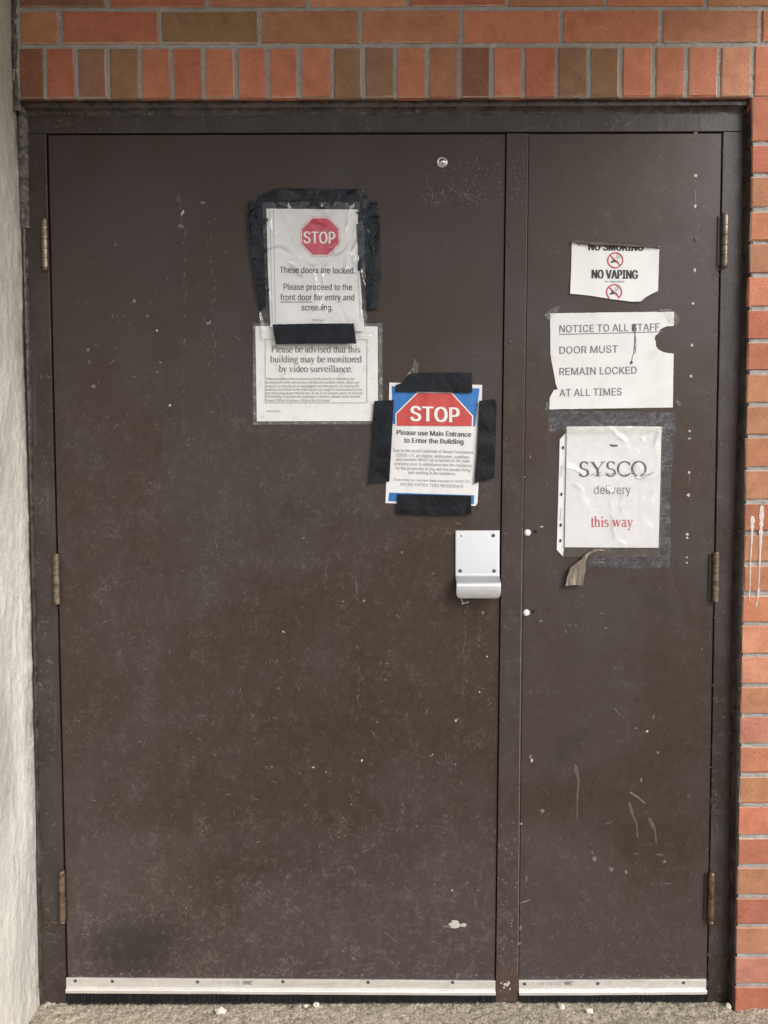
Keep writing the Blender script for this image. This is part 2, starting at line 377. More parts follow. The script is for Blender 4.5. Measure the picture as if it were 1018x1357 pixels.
# ------------------------------------------------------------------ sheets and lettering
def inside(poly, x, y):
    r = False; n = len(poly)
    for i in range(n):
        x1, y1 = poly[i]; x2, y2 = poly[i-1]
        if (y1 > y) != (y2 > y) and x < (x2-x1)*(y-y1)/(y2-y1)+x1: r = not r
    return r
def nz(x, y, s, seed=0.): return noise.noise(Vector((x*s, y*s, seed)))
def flat(px, py): return 0.0
def add_sheet(mb, poly, y0, h=flat, step=5.0, mi=0, rag=0.0, seed=0.):
    """polygon in photo pixels laid on the plane at depth y0, lifted towards the viewer by h (metres)"""
    pts = []
    for i in range(len(poly)):
        a = Vector(poly[i]); b = Vector(poly[(i+1) % len(poly)]); n = max(1, int((b-a).length/step))
        nrm = Vector((-(b-a).y, (b-a).x)); nrm = nrm.normalized() if nrm.length else nrm
        for k in range(n):
            p = a.lerp(b, k/n)
            if rag and k: p = p + nrm*nz(p.x, p.y, .35, seed)*rag
            pts.append(p)
    edges = [(i, (i+1) % len(pts)) for i in range(len(pts))]
    xs = [p.x for p in pts]; ys = [p.y for p in pts]; P2 = [(p.x, p.y) for p in pts]
    inn = []
    y = min(ys)+step*.6
    while y < max(ys):
        x = min(xs)+step*.6
        while x < max(xs):
            q = (x+random.uniform(-.2, .2)*step, y+random.uniform(-.2, .2)*step)
            if inside(P2, *q) and min((q[0]-p[0])**2+(q[1]-p[1])**2 for p in P2) > (step*.45)**2: inn.append(Vector(q))
            x += step
        y += step
    vo, eo, fo, *_ = delaunay_2d_cdt(pts+inn, edges, [], 1, 1e-4)
    mb.add([P(v.x, v.y, y0-h(v.x, v.y)) for v in vo], [tuple(f) for f in fo], mi)
def sheet(name, poly, y0, mat, parent, h=flat, step=5.0, rag=0., seed=0., thick=0.0):
    mb = MB(); add_sheet(mb, poly, y0, h, step, 0, rag, seed)
    # all faces look at the viewer
    for i, f in enumerate(mb.f):
        a, b, c = (mb.v[k] for k in f[:3])
        if (b-a).cross(c-a).y > 0: mb.f[i] = list(reversed(f))
    o = mb.build(name, mat, parent, smooth='keep')
    if thick:
        md = o.modifiers.new('thickness', 'SOLIDIFY'); md.thickness = thick; md.offset = -1
    return o

# outlines of a plain grotesque alphabet ('r' regular, 'b' bold): advance, then closed loops of x,y pairs
SANS = {
"r(":[191,[[62,145,64,185,70,227,92,309,107,346,124,377,165,377,148,339,122,259,113,219,106,145,107,113,120,47,147,-26,165,-67,124,-67,97,-15,78,38,66,92]]],
"r)":[191,[[26,-67,60,13,79,81,84,113,84,181,69,259,58,300,26,377,68,377,84,346,99,309,112,268,127,185,129,145,125,91,113,37,94,-16,68,-67]]],
"r,":[131,[[26,-84,47,50,96,50,59,-84]]],"r-":[317,[[236,171,236,131,80,131,80,171]]],
"r.":[131,[[67,-3,54,-1,44,6,37,16,35,29,37,41,44,51,54,58,67,61,79,58,89,51,96,41,99,29,96,16,89,6,79,-1]]],
"r0":[317,[[159,-5,122,1,91,17,66,43,48,79,37,124,33,178,37,231,48,276,67,313,91,339,122,355,159,361,195,355,226,339,251,313,269,276,280,231,284,178,280,124,269,79,251,43,226,17,195,1],[159,35,183,39,203,52,219,72,231,101,238,136,241,178,238,220,231,255,219,284,203,305,183,317,159,322,134,317,114,305,98,284,86,255,79,220,76,178,79,136,86,101,98,72,114,52,134,39]]],
"r1":[317,[[54,0,54,38,274,38,274,0],[193,356,193,0,149,0,149,314,60,250,60,299,139,356]]],
"r2":[317,[[45,0,45,33,198,198,217,229,222,244,224,260,222,278,215,293,205,305,191,314,175,320,157,322,137,320,121,313,107,303,97,289,91,273,89,253,46,253,50,283,60,310,78,331,100,347,127,357,157,361,188,358,214,348,236,332,253,312,263,288,267,261,265,241,260,222,235,181,187,126,107,40,272,40,272,0]]],
"r3":[317,[[152,-5,121,-2,93,7,68,21,49,40,36,64,31,92,76,92,80,75,89,61,101,50,116,41,153,35,174,37,193,43,208,52,220,65,228,81,230,101,228,120,221,137,209,152,192,163,170,171,110,173,110,209,201,316,49,316,49,356,261,356,261,322,148,195,148,202,185,202,216,193,241,177,260,156,271,130,275,101,271,72,259,46,241,25,216,9,186,-1]]],
"r4":[317,[[28,74,28,111,173,356,217,356,76,114,289,114,289,74],[197,0,197,222,240,222,240,0]]],
"r5":[317,[[155,-5,125,-2,98,8,75,23,58,42,46,65,42,91,86,91,89,76,97,62,121,42,137,37,155,35,175,37,193,45,208,57,220,73,227,92,229,114,227,135,220,155,208,171,192,183,174,191,152,194,117,188,102,181,90,172,47,177,67,356,256,356,256,316,105,316,95,211,108,220,142,232,184,231,206,225,225,214,241,200,255,182,265,162,272,139,274,114,270,82,258,53,240,29,216,11,187,-1]]],
"r8":[317,[[158,-5,125,-2,95,8,70,23,52,43,40,67,36,95,39,116,46,137,56,154,71,169,88,179,107,185,107,187,83,197,65,215,53,239,49,266,53,292,63,315,80,334,102,349,128,358,158,361,188,358,214,349,236,334,253,315,264,292,267,266,263,239,252,216,233,197,210,187,210,185,229,179,246,169,260,154,271,137,278,116,281,95,277,67,265,43,246,23,222,8,192,-2],[158,34,180,36,199,42,215,52,226,64,233,79,236,97,233,116,226,132,214,146,198,156,179,162,158,165,137,162,118,156,103,146,91,132,83,116,81,97,83,79,90,64,102,52,117,42,136,36],[158,203,176,205,192,210,205,219,215,231,221,246,223,263,221,280,215,294,206,306,193,315,177,320,158,322,140,320,124,315,111,306,101,294,95,280,93,263,95,246,101,231,111,219,124,210,140,205]]],
"r9":[317,[[158,361,190,357,217,346,240,328,258,304,269,275,272,243,269,217,261,189,245,157,221,118,140,0,91,0,211,173,215,173,201,155,180,141,167,137,152,136,122,140,96,150,74,166,58,188,48,215,44,246,48,278,59,305,77,328,100,346,127,357],[158,322,139,320,122,312,108,300,97,285,90,267,88,246,90,225,97,207,108,192,122,180,139,173,158,170,178,173,195,180,209,191,220,206,227,225,229,245,227,266,220,285,209,300,195,312,178,320]]],
"rA":[336,[[11,0,141,356,193,356,324,0,277,0,185,260,163,335,172,335,133,212,60,0],[77,99,77,139,259,139,259,99]]],
"rB":[319,[[42,0,42,356,169,356,203,353,230,343,251,329,267,309,276,287,279,262,277,241,271,224,249,200,235,192,220,187,220,184,237,180,254,172,269,159,282,142,290,121,293,95,289,70,280,47,264,27,241,13,211,3,173,0],[87,40,171,40,207,44,231,56,244,74,249,96,247,113,240,129,229,142,214,153,195,159,174,162,87,162],[87,200,167,200,185,202,202,207,216,216,226,228,233,243,235,260,231,282,219,300,198,312,168,316,87,316]]],
"rC":[357,[[187,-5,144,1,105,17,73,44,49,81,33,125,28,178,33,230,49,275,73,312,105,339,144,355,187,361,213,359,238,353,261,343,281,330,299,313,313,293,324,270,331,244,286,244,273,276,250,300,221,314,187,319,156,315,128,303,105,282,87,255,76,220,72,178,76,136,88,101,105,74,129,53,156,41,187,37,221,42,250,56,273,80,286,112,331,112,324,86,314,63,299,43,282,27,261,13,238,3,214,-3]]],
"rD":[352,[[153,0,67,0,67,40,150,40,190,44,222,57,248,77,265,104,276,139,279,179,276,219,265,252,248,280,224,300,193,312,155,316,65,316,65,356,158,356,206,351,247,335,279,309,303,274,318,230,323,179,318,127,303,83,279,48,245,22,203,5],[87,356,87,0,42,0,42,356]]],
"rE":[293,[[42,0,42,356,261,356,261,316,87,316,87,200,249,200,249,160,87,160,87,40,263,40,263,0]]],
"rF":[287,[[42,0,42,356,258,356,258,316,87,316,87,195,242,195,242,155,87,155,87,0]]],
"rG":[364,[[188,-5,143,1,105,18,73,45,48,81,33,126,28,178,33,230,48,275,72,312,104,339,142,355,185,361,213,359,238,353,262,342,282,328,300,311,314,291,325,269,332,244,286,244,271,275,249,299,236,308,204,318,186,319,155,315,128,303,105,283,87,255,76,220,72,178,76,136,88,101,106,74,129,54,157,41,188,37,216,40,241,50,262,65,277,86,287,112,290,142,304,139,198,139,198,179,335,179,335,140,330,99,316,64,293,35,264,13,228,0]]],
"rH":[362,[[42,0,42,356,87,356,87,202,275,202,275,356,320,356,320,0,275,0,275,162,87,162,87,0]]],
"rI":[210,[[22,0,22,40,83,40,83,316,22,316,22,356,189,356,189,316,128,316,128,40,189,40,189,0]]],
"rJ":[277,[[130,-5,87,2,53,23,31,57,23,102,23,121,68,121,68,102,73,73,85,52,105,39,130,35,154,39,174,52,186,73,190,102,190,356,235,356,235,102,228,57,206,23,172,2]]],
"rK":[327,[[73,102,73,151,148,241,255,356,314,356,162,193,159,193],[42,0,42,356,87,356,87,0],[260,0,131,181,160,217,314,0]]],"rL":[275,[[42,0,42,356,87,356,87,40,253,40,253,0]]],
"rM":[440,[[42,0,42,356,106,356,225,34,215,34,247,131,333,356,397,356,397,0,353,0,355,320,359,320,319,204,239,0,200,0,78,320,83,320,85,0]]],
"rN":[366,[[42,0,42,356,95,356,281,57,290,38,283,38,279,136,279,356,324,356,324,0,271,0,75,316,83,318,87,204,87,0]]],
"rO":[373,[[187,-5,144,1,105,17,73,44,49,81,33,125,28,178,33,230,49,275,73,312,105,339,144,355,187,361,230,355,269,339,300,312,325,275,340,230,345,178,340,125,325,81,300,44,269,17,230,1],[187,37,217,41,245,53,268,73,286,101,297,136,301,178,297,220,286,255,268,283,245,303,217,315,187,319,156,315,129,303,106,283,88,255,76,220,72,178,76,136,88,101,106,73,129,53,156,41]]],
"rP":[311,[[42,0,42,356,165,356,202,352,233,341,256,324,273,301,283,274,286,243,283,213,273,186,256,163,233,145,202,134,165,130,76,130,76,170,163,170,188,172,208,179,223,191,233,206,239,223,241,243,239,263,233,281,223,296,208,307,188,314,163,316,87,316,87,0]]],
"rQ":[373,[[172,111,219,111,328,-33,281,-33],[187,-5,144,1,105,17,73,44,49,81,33,125,28,178,33,230,49,275,73,312,105,339,144,355,187,361,230,355,269,339,300,312,325,275,340,230,345,178,340,125,325,81,300,44,269,17,230,1],[187,37,217,41,245,53,268,73,286,101,297,136,301,178,297,220,286,255,268,283,245,303,217,315,187,319,156,315,129,303,106,283,88,255,76,220,72,178,76,136,88,101,106,73,129,53,156,41]]],
"rR":[314,[[42,0,42,356,165,356,203,353,233,342,257,325,273,303,283,277,287,246,283,216,273,190,257,168,233,152,203,142,165,138,67,138,67,179,163,179,189,181,208,187,223,197,234,210,240,227,242,246,240,266,234,283,223,297,208,308,188,314,163,316,87,316,87,0],[247,0,161,160,212,160,299,0]]],
"rS":[313,[[157,-6,120,-3,89,6,64,22,45,42,32,67,27,96,73,96,77,77,86,61,100,50,117,41,136,36,157,34,180,36,200,42,217,52,231,64,239,80,242,98,239,113,232,125,221,135,190,150,89,182,60,202,42,228,36,261,40,289,52,313,71,333,96,348,126,358,159,361,192,358,221,348,245,333,264,314,276,291,281,265,236,265,229,288,212,306,187,317,157,321,136,319,117,313,102,305,90,293,83,279,81,263,83,246,92,233,104,223,149,205,201,191,235,176,265,154,276,138,283,120,286,97,282,69,271,44,252,23,226,7,194,-3]]],
"rT":[314,[[22,316,22,356,292,356,292,316,180,316,180,0,135,0,135,316]]],
"rU":[362,[[181,-6,142,-2,108,11,80,30,59,56,46,87,42,121,42,356,87,356,87,125,90,101,98,79,112,61,131,48,154,39,181,36,208,39,231,48,250,61,264,79,272,101,275,125,275,356,320,356,320,121,316,87,303,56,282,30,254,11,220,-2]]],
"rV":[336,[[143,0,11,356,59,356,151,96,174,22,164,22,203,144,276,356,324,356,195,0]]],
"rW":[480,[[109,0,11,356,58,356,138,28,132,28,157,137,214,356,266,356,348,28,342,28,366,137,422,356,469,356,371,0,319,0,240,301,235,332,245,332,229,251,161,0]]],
"rX":[332,[[13,0,152,199,152,165,21,356,73,356,163,218,170,204,163,204,190,253,261,356,312,356,181,167,181,201,319,0,267,0,168,148,161,162,171,162,127,91,64,0]]],
"rY":[330,[[142,0,142,146,11,356,64,356,156,204,175,161,157,161,196,241,267,356,319,356,188,146,188,0]]],
"rZ":[307,[[29,0,29,33,239,333,244,318,28,316,28,356,278,356,278,323,94,56,68,23,63,38,280,40,280,0]]],
"ra":[272,[[112,-6,88,-4,66,3,48,15,33,31,24,51,21,76,24,96,30,113,54,135,106,151,177,161,186,164,191,170,193,180,187,208,179,218,168,225,154,230,137,232,104,226,82,211,70,192,29,204,40,226,55,242,73,254,93,263,114,268,167,266,200,252,214,240,226,224,233,203,236,176,236,0,194,0,194,36,191,36,176,17,165,8,151,1,133,-4],[141,34,160,41,174,52,184,65,191,80,193,133,182,127,94,111,72,98,66,87,64,73,66,61,71,51,80,42,104,33]]],
"rb":[297,[[161,-6,138,-4,121,3,96,22,83,41,78,41,78,0,37,0,37,356,80,356,80,223,83,223,96,242,106,252,120,261,138,267,160,269,192,265,219,252,242,232,259,205,270,171,273,132,270,93,259,59,242,32,219,11,192,-1],[154,33,177,36,196,46,210,61,221,82,228,106,230,133,228,159,221,183,211,203,196,218,177,228,154,231,132,228,113,218,98,204,87,184,81,160,79,133,81,105,88,81,98,61,113,45,132,36]]],
"rc":[277,[[145,-6,111,-1,82,11,57,32,39,60,28,93,24,131,28,170,39,204,57,231,82,252,111,265,145,269,164,268,199,258,227,238,247,210,253,194,212,183,197,210,180,223,158,230,145,231,121,227,102,217,87,201,76,181,70,157,67,131,70,106,76,82,87,62,102,46,121,36,158,33,180,40,197,53,213,82,254,72,248,55,239,39,228,26,199,6,164,-4]]],
"rd":[297,[[137,-6,105,-1,78,11,55,32,38,59,27,93,24,132,28,171,38,205,56,232,78,252,106,265,137,269,159,267,177,261,191,252,209,232,214,223,217,223,217,356,260,356,260,0,219,0,219,41,215,41,201,22,177,3,159,-4],[143,33,165,36,184,45,199,61,210,81,216,105,218,133,216,160,210,184,199,204,184,218,166,228,143,231,120,228,101,218,86,203,76,183,70,159,67,133,70,106,76,82,87,61,102,46,120,36]]],
"re":[283,[[148,-6,112,-1,82,11,57,32,39,59,28,93,24,131,28,169,39,203,57,231,81,252,110,265,144,269,186,262,206,252,223,239,238,220,250,197,257,169,260,119,52,119,52,155,237,155,217,141,215,166,208,188,198,206,184,220,166,228,144,231,121,228,102,219,87,206,76,189,69,169,67,124,70,97,77,74,90,56,106,43,126,35,149,32,164,33,190,43,208,61,214,74,255,64,247,44,235,27,218,14,198,3,174,-4]]],
"rf":[178,[[160,266,160,229,5,229,5,266],[56,0,56,302,59,323,67,340,79,353,95,363,112,369,156,369,170,365,159,328,136,332,119,329,108,322,101,310,99,293,99,0]]],
"rg":[298,[[145,-105,117,-103,94,-98,74,-89,58,-77,35,-49,71,-28,95,-55,124,-67,145,-68,174,-64,198,-53,213,-33,218,-4,218,48,214,48,201,29,177,11,159,5,136,3,106,7,79,19,56,37,39,63,28,95,24,134,28,172,38,205,56,232,79,252,106,265,137,269,160,267,177,261,202,242,215,223,219,223,219,266,261,266,261,-6,257,-38,245,-63,227,-82,203,-95,176,-103],[143,41,166,44,184,53,199,66,210,85,216,108,219,135,217,161,210,185,199,204,185,219,166,228,143,231,121,228,102,218,87,203,76,184,70,161,67,135,70,109,76,86,87,67,102,53,121,44]]],
"rh":[287,[[80,159,80,0,37,0,37,356,80,356,80,201,72,201,86,233,106,253,131,265,159,269,185,266,207,258,225,244,239,225,247,199,250,168,250,0,207,0,207,165,203,192,191,213,172,226,147,230,129,228,113,222,99,212,88,198,82,180]]],
"ri":[117,[[37,0,37,266,80,266,80,0],[59,310,47,312,38,318,31,327,29,338,31,349,47,365,59,367,70,365,80,358,86,349,88,338,86,327,80,318,70,312]]],
"rj":[117,[[37,266,80,266,80,-21,78,-44,71,-63,60,-79,45,-90,26,-98,-7,-100,-7,-61,17,-58,28,-50,35,-38,37,-20],[58,310,47,312,37,318,31,327,29,338,31,349,37,358,47,365,58,367,70,365,86,349,88,338,86,327,79,318,70,312]]],
"rk":[266,[[77,96,77,148,84,148,199,266,252,266,129,140,124,140],[37,0,37,356,80,356,80,0],[206,0,103,130,134,160,260,0]]],
"rl":[132,[[98,-2,71,2,52,14,41,33,37,59,37,356,80,356,81,54,84,44,91,38,119,38,126,2]]],
"rm":[427,[[37,0,37,266,78,266,79,207,75,207,82,226,93,242,120,263,137,269,153,270,180,266,201,252,216,232,225,206,219,206,225,225,236,240,250,253,266,262,285,268,306,270,328,268,348,260,365,248,378,230,387,207,390,179,390,0,347,0,347,178,343,202,331,219,313,228,293,231,276,229,262,224,250,215,236,189,235,0,192,0,192,182,188,202,177,218,160,228,140,231,124,230,110,224,98,215,88,202,82,186,80,167,80,0]]],
"rn":[287,[[80,159,80,0,37,0,37,266,78,266,78,201,72,201,86,233,106,253,131,265,159,269,184,266,206,258,225,244,238,225,247,199,250,168,250,0,207,0,207,165,203,192,191,213,172,226,147,230,129,228,113,222,99,212,88,198,82,180]]],
"ro":[291,[[145,-6,111,-1,82,11,57,32,39,60,28,93,24,131,28,170,39,204,57,231,82,252,111,265,145,269,179,265,209,252,233,231,252,204,263,170,267,131,263,93,252,60,233,32,209,11,179,-1],[145,33,169,36,189,46,204,62,215,82,221,106,223,131,221,157,215,181,204,201,189,217,169,227,145,231,121,227,102,217,87,201,76,181,70,157,67,131,70,106,76,82,87,62,102,46,121,36]]],
"rp":[297,[[37,-100,37,266,78,266,78,223,83,223,96,242,106,252,120,261,138,267,160,269,192,265,219,252,242,232,259,205,270,171,273,132,270,93,259,59,242,32,219,11,192,-1,161,-6,138,-4,121,3,107,12,83,41,80,41,80,-100],[154,33,177,36,196,46,210,61,221,82,228,106,230,133,228,159,221,183,211,203,196,218,177,228,154,231,132,228,113,218,98,204,87,184,81,160,79,133,81,105,88,81,98,61,113,45,132,36]]],
"rq":[297,[[260,-100,217,-100,217,41,214,41,201,22,177,3,159,-4,137,-6,105,-1,78,11,55,32,38,59,27,93,24,132,28,171,38,205,56,232,78,252,106,265,137,269,159,267,177,261,191,252,215,223,219,223,219,266,260,266],[143,33,165,36,184,45,199,61,210,81,216,105,218,133,216,160,210,184,199,204,184,218,166,228,143,231,120,228,101,218,86,203,76,183,70,159,67,133,70,106,76,82,87,61,102,46,120,36]]],
"rr":[181,[[37,0,37,266,78,266,78,225,81,225,91,243,107,257,127,266,170,269,170,226,145,228,127,226,111,220,98,211,88,198,82,183,80,166,80,0]]],
"rs":[255,[[127,-6,101,-4,79,2,59,12,43,27,32,44,25,66,66,75,74,55,87,42,105,34,127,32,152,35,171,44,183,57,188,72,185,85,178,95,166,103,104,119,73,130,51,146,37,166,33,192,36,213,46,232,61,248,81,259,104,267,131,269,156,267,178,261,195,251,209,237,220,221,227,203,188,194,181,208,170,221,154,230,131,233,109,230,92,222,80,209,76,194,79,181,87,170,100,162,161,147,192,136,214,120,227,100,232,75,229,52,219,33,203,17,182,5,156,-3]]],
"rt":[159,[[143,266,143,229,5,229,5,266],[45,330,88,330,88,68,90,53,95,43,105,37,141,38,149,1,118,-3,87,2,64,15,50,36,45,65]]],
"ru":[287,[[128,-4,102,-1,80,8,62,21,48,41,40,66,37,97,37,266,80,266,80,101,84,73,96,52,115,39,140,35,158,37,174,43,188,54,198,68,205,86,207,107,207,266,250,266,250,0,209,0,209,64,215,64,200,33,180,12,156,0]]],
"rv":[272,[[114,0,12,266,59,266,131,61,144,15,129,15,157,109,213,266,260,266,158,0]]],
"rw":[397,[[96,0,16,266,61,266,108,96,123,29,115,29,144,150,176,266,222,266,282,29,274,29,304,150,336,266,381,266,301,0,258,0,194,236,203,236,174,120,139,0]]],
"rx":[265,[[15,0,120,153,120,120,20,266,70,266,145,144,123,144,163,214,197,266,246,266,146,118,146,150,250,0,201,0,121,127,143,127,104,60,64,0]]],
"ry":[272,[[33,-97,43,-60,62,-63,82,-59,91,-52,99,-41,114,-1,12,266,59,266,131,61,144,15,129,15,157,109,214,266,260,266,143,-41,124,-75,111,-87,98,-95,82,-100,38,-99]]],
"b(":[191,[[62,145,64,185,70,227,92,309,107,346,124,377,165,377,148,339,122,259,113,219,106,145,107,113,120,47,147,-26,165,-67,124,-67,97,-15,78,38,66,92]]],
"b)":[191,[[26,-67,60,13,79,81,84,113,84,181,69,259,58,300,26,377,68,377,84,346,99,309,112,268,127,185,129,145,125,91,113,37,94,-16,68,-67]]],
"b,":[131,[[26,-84,47,50,96,50,59,-84]]],"b-":[317,[[236,171,236,131,80,131,80,171]]],
"b.":[131,[[67,-3,54,-1,44,6,37,16,35,29,37,41,44,51,54,58,67,61,79,58,89,51,96,41,99,29,96,16,89,6,79,-1]]],
"b0":[317,[[159,-5,122,1,91,17,66,43,48,79,37,124,33,178,37,231,48,276,67,313,91,339,122,355,159,361,195,355,226,339,251,313,269,276,280,231,284,178,280,124,269,79,251,43,226,17,195,1],[159,35,183,39,203,52,219,72,231,101,238,136,241,178,238,220,231,255,219,284,203,305,183,317,159,322,134,317,114,305,98,284,86,255,79,220,76,178,79,136,86,101,98,72,114,52,134,39]]],
"b1":[317,[[54,0,54,38,274,38,274,0],[193,356,193,0,149,0,149,314,60,250,60,299,139,356]]],
"b2":[317,[[45,0,45,33,198,198,217,229,222,244,224,260,222,278,215,293,205,305,191,314,175,320,157,322,137,320,121,313,107,303,97,289,91,273,89,253,46,253,50,283,60,310,78,331,100,347,127,357,157,361,188,358,214,348,236,332,253,312,263,288,267,261,265,241,260,222,235,181,187,126,107,40,272,40,272,0]]],
"b3":[317,[[152,-5,121,-2,93,7,68,21,49,40,36,64,31,92,76,92,80,75,89,61,101,50,116,41,153,35,174,37,193,43,208,52,220,65,228,81,230,101,228,120,221,137,209,152,192,163,170,171,110,173,110,209,201,316,49,316,49,356,261,356,261,322,148,195,148,202,185,202,216,193,241,177,260,156,271,130,275,101,271,72,259,46,241,25,216,9,186,-1]]],
"b4":[317,[[28,74,28,111,173,356,217,356,76,114,289,114,289,74],[197,0,197,222,240,222,240,0]]],
"b5":[317,[[155,-5,125,-2,98,8,75,23,58,42,46,65,42,91,86,91,89,76,97,62,121,42,137,37,155,35,175,37,193,45,208,57,220,73,227,92,229,114,227,135,220,155,208,171,192,183,174,191,152,194,117,188,102,181,90,172,47,177,67,356,256,356,256,316,105,316,95,211,108,220,142,232,184,231,206,225,225,214,241,200,255,182,265,162,272,139,274,114,270,82,258,53,240,29,216,11,187,-1]]],
"b8":[317,[[158,-5,125,-2,95,8,70,23,52,43,40,67,36,95,39,116,46,137,56,154,71,169,88,179,107,185,107,187,83,197,65,215,53,239,49,266,53,292,63,315,80,334,102,349,128,358,158,361,188,358,214,349,236,334,253,315,264,292,267,266,263,239,252,216,233,197,210,187,210,185,229,179,246,169,260,154,271,137,278,116,281,95,277,67,265,43,246,23,222,8,192,-2],[158,34,180,36,199,42,215,52,226,64,233,79,236,97,233,116,226,132,214,146,198,156,179,162,158,165,137,162,118,156,103,146,91,132,83,116,81,97,83,79,90,64,102,52,117,42,136,36],[158,203,176,205,192,210,205,219,215,231,221,246,223,263,221,280,215,294,206,306,193,315,177,320,158,322,140,320,124,315,111,306,101,294,95,280,93,263,95,246,101,231,111,219,124,210,140,205]]],
"b9":[317,[[158,361,190,357,217,346,240,328,258,304,269,275,272,243,269,217,261,189,245,157,221,118,140,0,91,0,211,173,215,173,201,155,180,141,167,137,152,136,122,140,96,150,74,166,58,188,48,215,44,246,48,278,59,305,77,328,100,346,127,357],[158,322,139,320,122,312,108,300,97,285,90,267,88,246,90,225,97,207,108,192,122,180,139,173,158,170,178,173,195,180,209,191,220,206,227,225,229,245,227,266,220,285,209,300,195,312,178,320]]],
"bA":[336,[[11,0,141,356,193,356,324,0,277,0,185,260,163,335,172,335,133,212,60,0],[77,99,77,139,259,139,259,99]]],
"bB":[319,[[42,0,42,356,169,356,203,353,230,343,251,329,267,309,276,287,279,262,277,241,271,224,249,200,235,192,220,187,220,184,237,180,254,172,269,159,282,142,290,121,293,95,289,70,280,47,264,27,241,13,211,3,173,0],[87,40,171,40,207,44,231,56,244,74,249,96,247,113,240,129,229,142,214,153,195,159,174,162,87,162],[87,200,167,200,185,202,202,207,216,216,226,228,233,243,235,260,231,282,219,300,198,312,168,316,87,316]]],
"bC":[357,[[187,-5,144,1,105,17,73,44,49,81,33,125,28,178,33,230,49,275,73,312,105,339,144,355,187,361,213,359,238,353,261,343,281,330,299,313,313,293,324,270,331,244,286,244,273,276,250,300,221,314,187,319,156,315,128,303,105,282,87,255,76,220,72,178,76,136,88,101,105,74,129,53,156,41,187,37,221,42,250,56,273,80,286,112,331,112,324,86,314,63,299,43,282,27,261,13,238,3,214,-3]]],
"bD":[352,[[153,0,67,0,67,40,150,40,190,44,222,57,248,77,265,104,276,139,279,179,276,219,265,252,248,280,224,300,193,312,155,316,65,316,65,356,158,356,206,351,247,335,279,309,303,274,318,230,323,179,318,127,303,83,279,48,245,22,203,5],[87,356,87,0,42,0,42,356]]],
"bE":[293,[[42,0,42,356,261,356,261,316,87,316,87,200,249,200,249,160,87,160,87,40,263,40,263,0]]],
"bF":[287,[[42,0,42,356,258,356,258,316,87,316,87,195,242,195,242,155,87,155,87,0]]],
"bG":[364,[[188,-5,143,1,105,18,73,45,48,81,33,126,28,178,33,230,48,275,72,312,104,339,142,355,185,361,213,359,238,353,262,342,282,328,300,311,314,291,325,269,332,244,286,244,271,275,249,299,236,308,204,318,186,319,155,315,128,303,105,283,87,255,76,220,72,178,76,136,88,101,106,74,129,54,157,41,188,37,216,40,241,50,262,65,277,86,287,112,290,142,304,139,198,139,198,179,335,179,335,140,330,99,316,64,293,35,264,13,228,0]]],
"bH":[362,[[42,0,42,356,87,356,87,202,275,202,275,356,320,356,320,0,275,0,275,162,87,162,87,0]]],
"bI":[210,[[22,0,22,40,83,40,83,316,22,316,22,356,189,356,189,316,128,316,128,40,189,40,189,0]]],
"bJ":[277,[[130,-5,87,2,53,23,31,57,23,102,23,121,68,121,68,102,73,73,85,52,105,39,130,35,154,39,174,52,186,73,190,102,190,356,235,356,235,102,228,57,206,23,172,2]]],
"bK":[327,[[73,102,73,151,148,241,255,356,314,356,162,193,159,193],[42,0,42,356,87,356,87,0],[260,0,131,181,160,217,314,0]]],"bL":[275,[[42,0,42,356,87,356,87,40,253,40,253,0]]],
"bM":[440,[[42,0,42,356,106,356,225,34,215,34,247,131,333,356,397,356,397,0,353,0,355,320,359,320,319,204,239,0,200,0,78,320,83,320,85,0]]],
"bN":[366,[[42,0,42,356,95,356,281,57,290,38,283,38,279,136,279,356,324,356,324,0,271,0,75,316,83,318,87,204,87,0]]],
"bO":[373,[[187,-5,144,1,105,17,73,44,49,81,33,125,28,178,33,230,49,275,73,312,105,339,144,355,187,361,230,355,269,339,300,312,325,275,340,230,345,178,340,125,325,81,300,44,269,17,230,1],[187,37,217,41,245,53,268,73,286,101,297,136,301,178,297,220,286,255,268,283,245,303,217,315,187,319,156,315,129,303,106,283,88,255,76,220,72,178,76,136,88,101,106,73,129,53,156,41]]],
"bP":[311,[[42,0,42,356,165,356,202,352,233,341,256,324,273,301,283,274,286,243,283,213,273,186,256,163,233,145,202,134,165,130,76,130,76,170,163,170,188,172,208,179,223,191,233,206,239,223,241,243,239,263,233,281,223,296,208,307,188,314,163,316,87,316,87,0]]],
"bQ":[373,[[172,111,219,111,328,-33,281,-33],[187,-5,144,1,105,17,73,44,49,81,33,125,28,178,33,230,49,275,73,312,105,339,144,355,187,361,230,355,269,339,300,312,325,275,340,230,345,178,340,125,325,81,300,44,269,17,230,1],[187,37,217,41,245,53,268,73,286,101,297,136,301,178,297,220,286,255,268,283,245,303,217,315,187,319,156,315,129,303,106,283,88,255,76,220,72,178,76,136,88,101,106,73,129,53,156,41]]],
"bR":[314,[[42,0,42,356,165,356,203,353,233,342,257,325,273,303,283,277,287,246,283,216,273,190,257,168,233,152,203,142,165,138,67,138,67,179,163,179,189,181,208,187,223,197,234,210,240,227,242,246,240,266,234,283,223,297,208,308,188,314,163,316,87,316,87,0],[247,0,161,160,212,160,299,0]]],
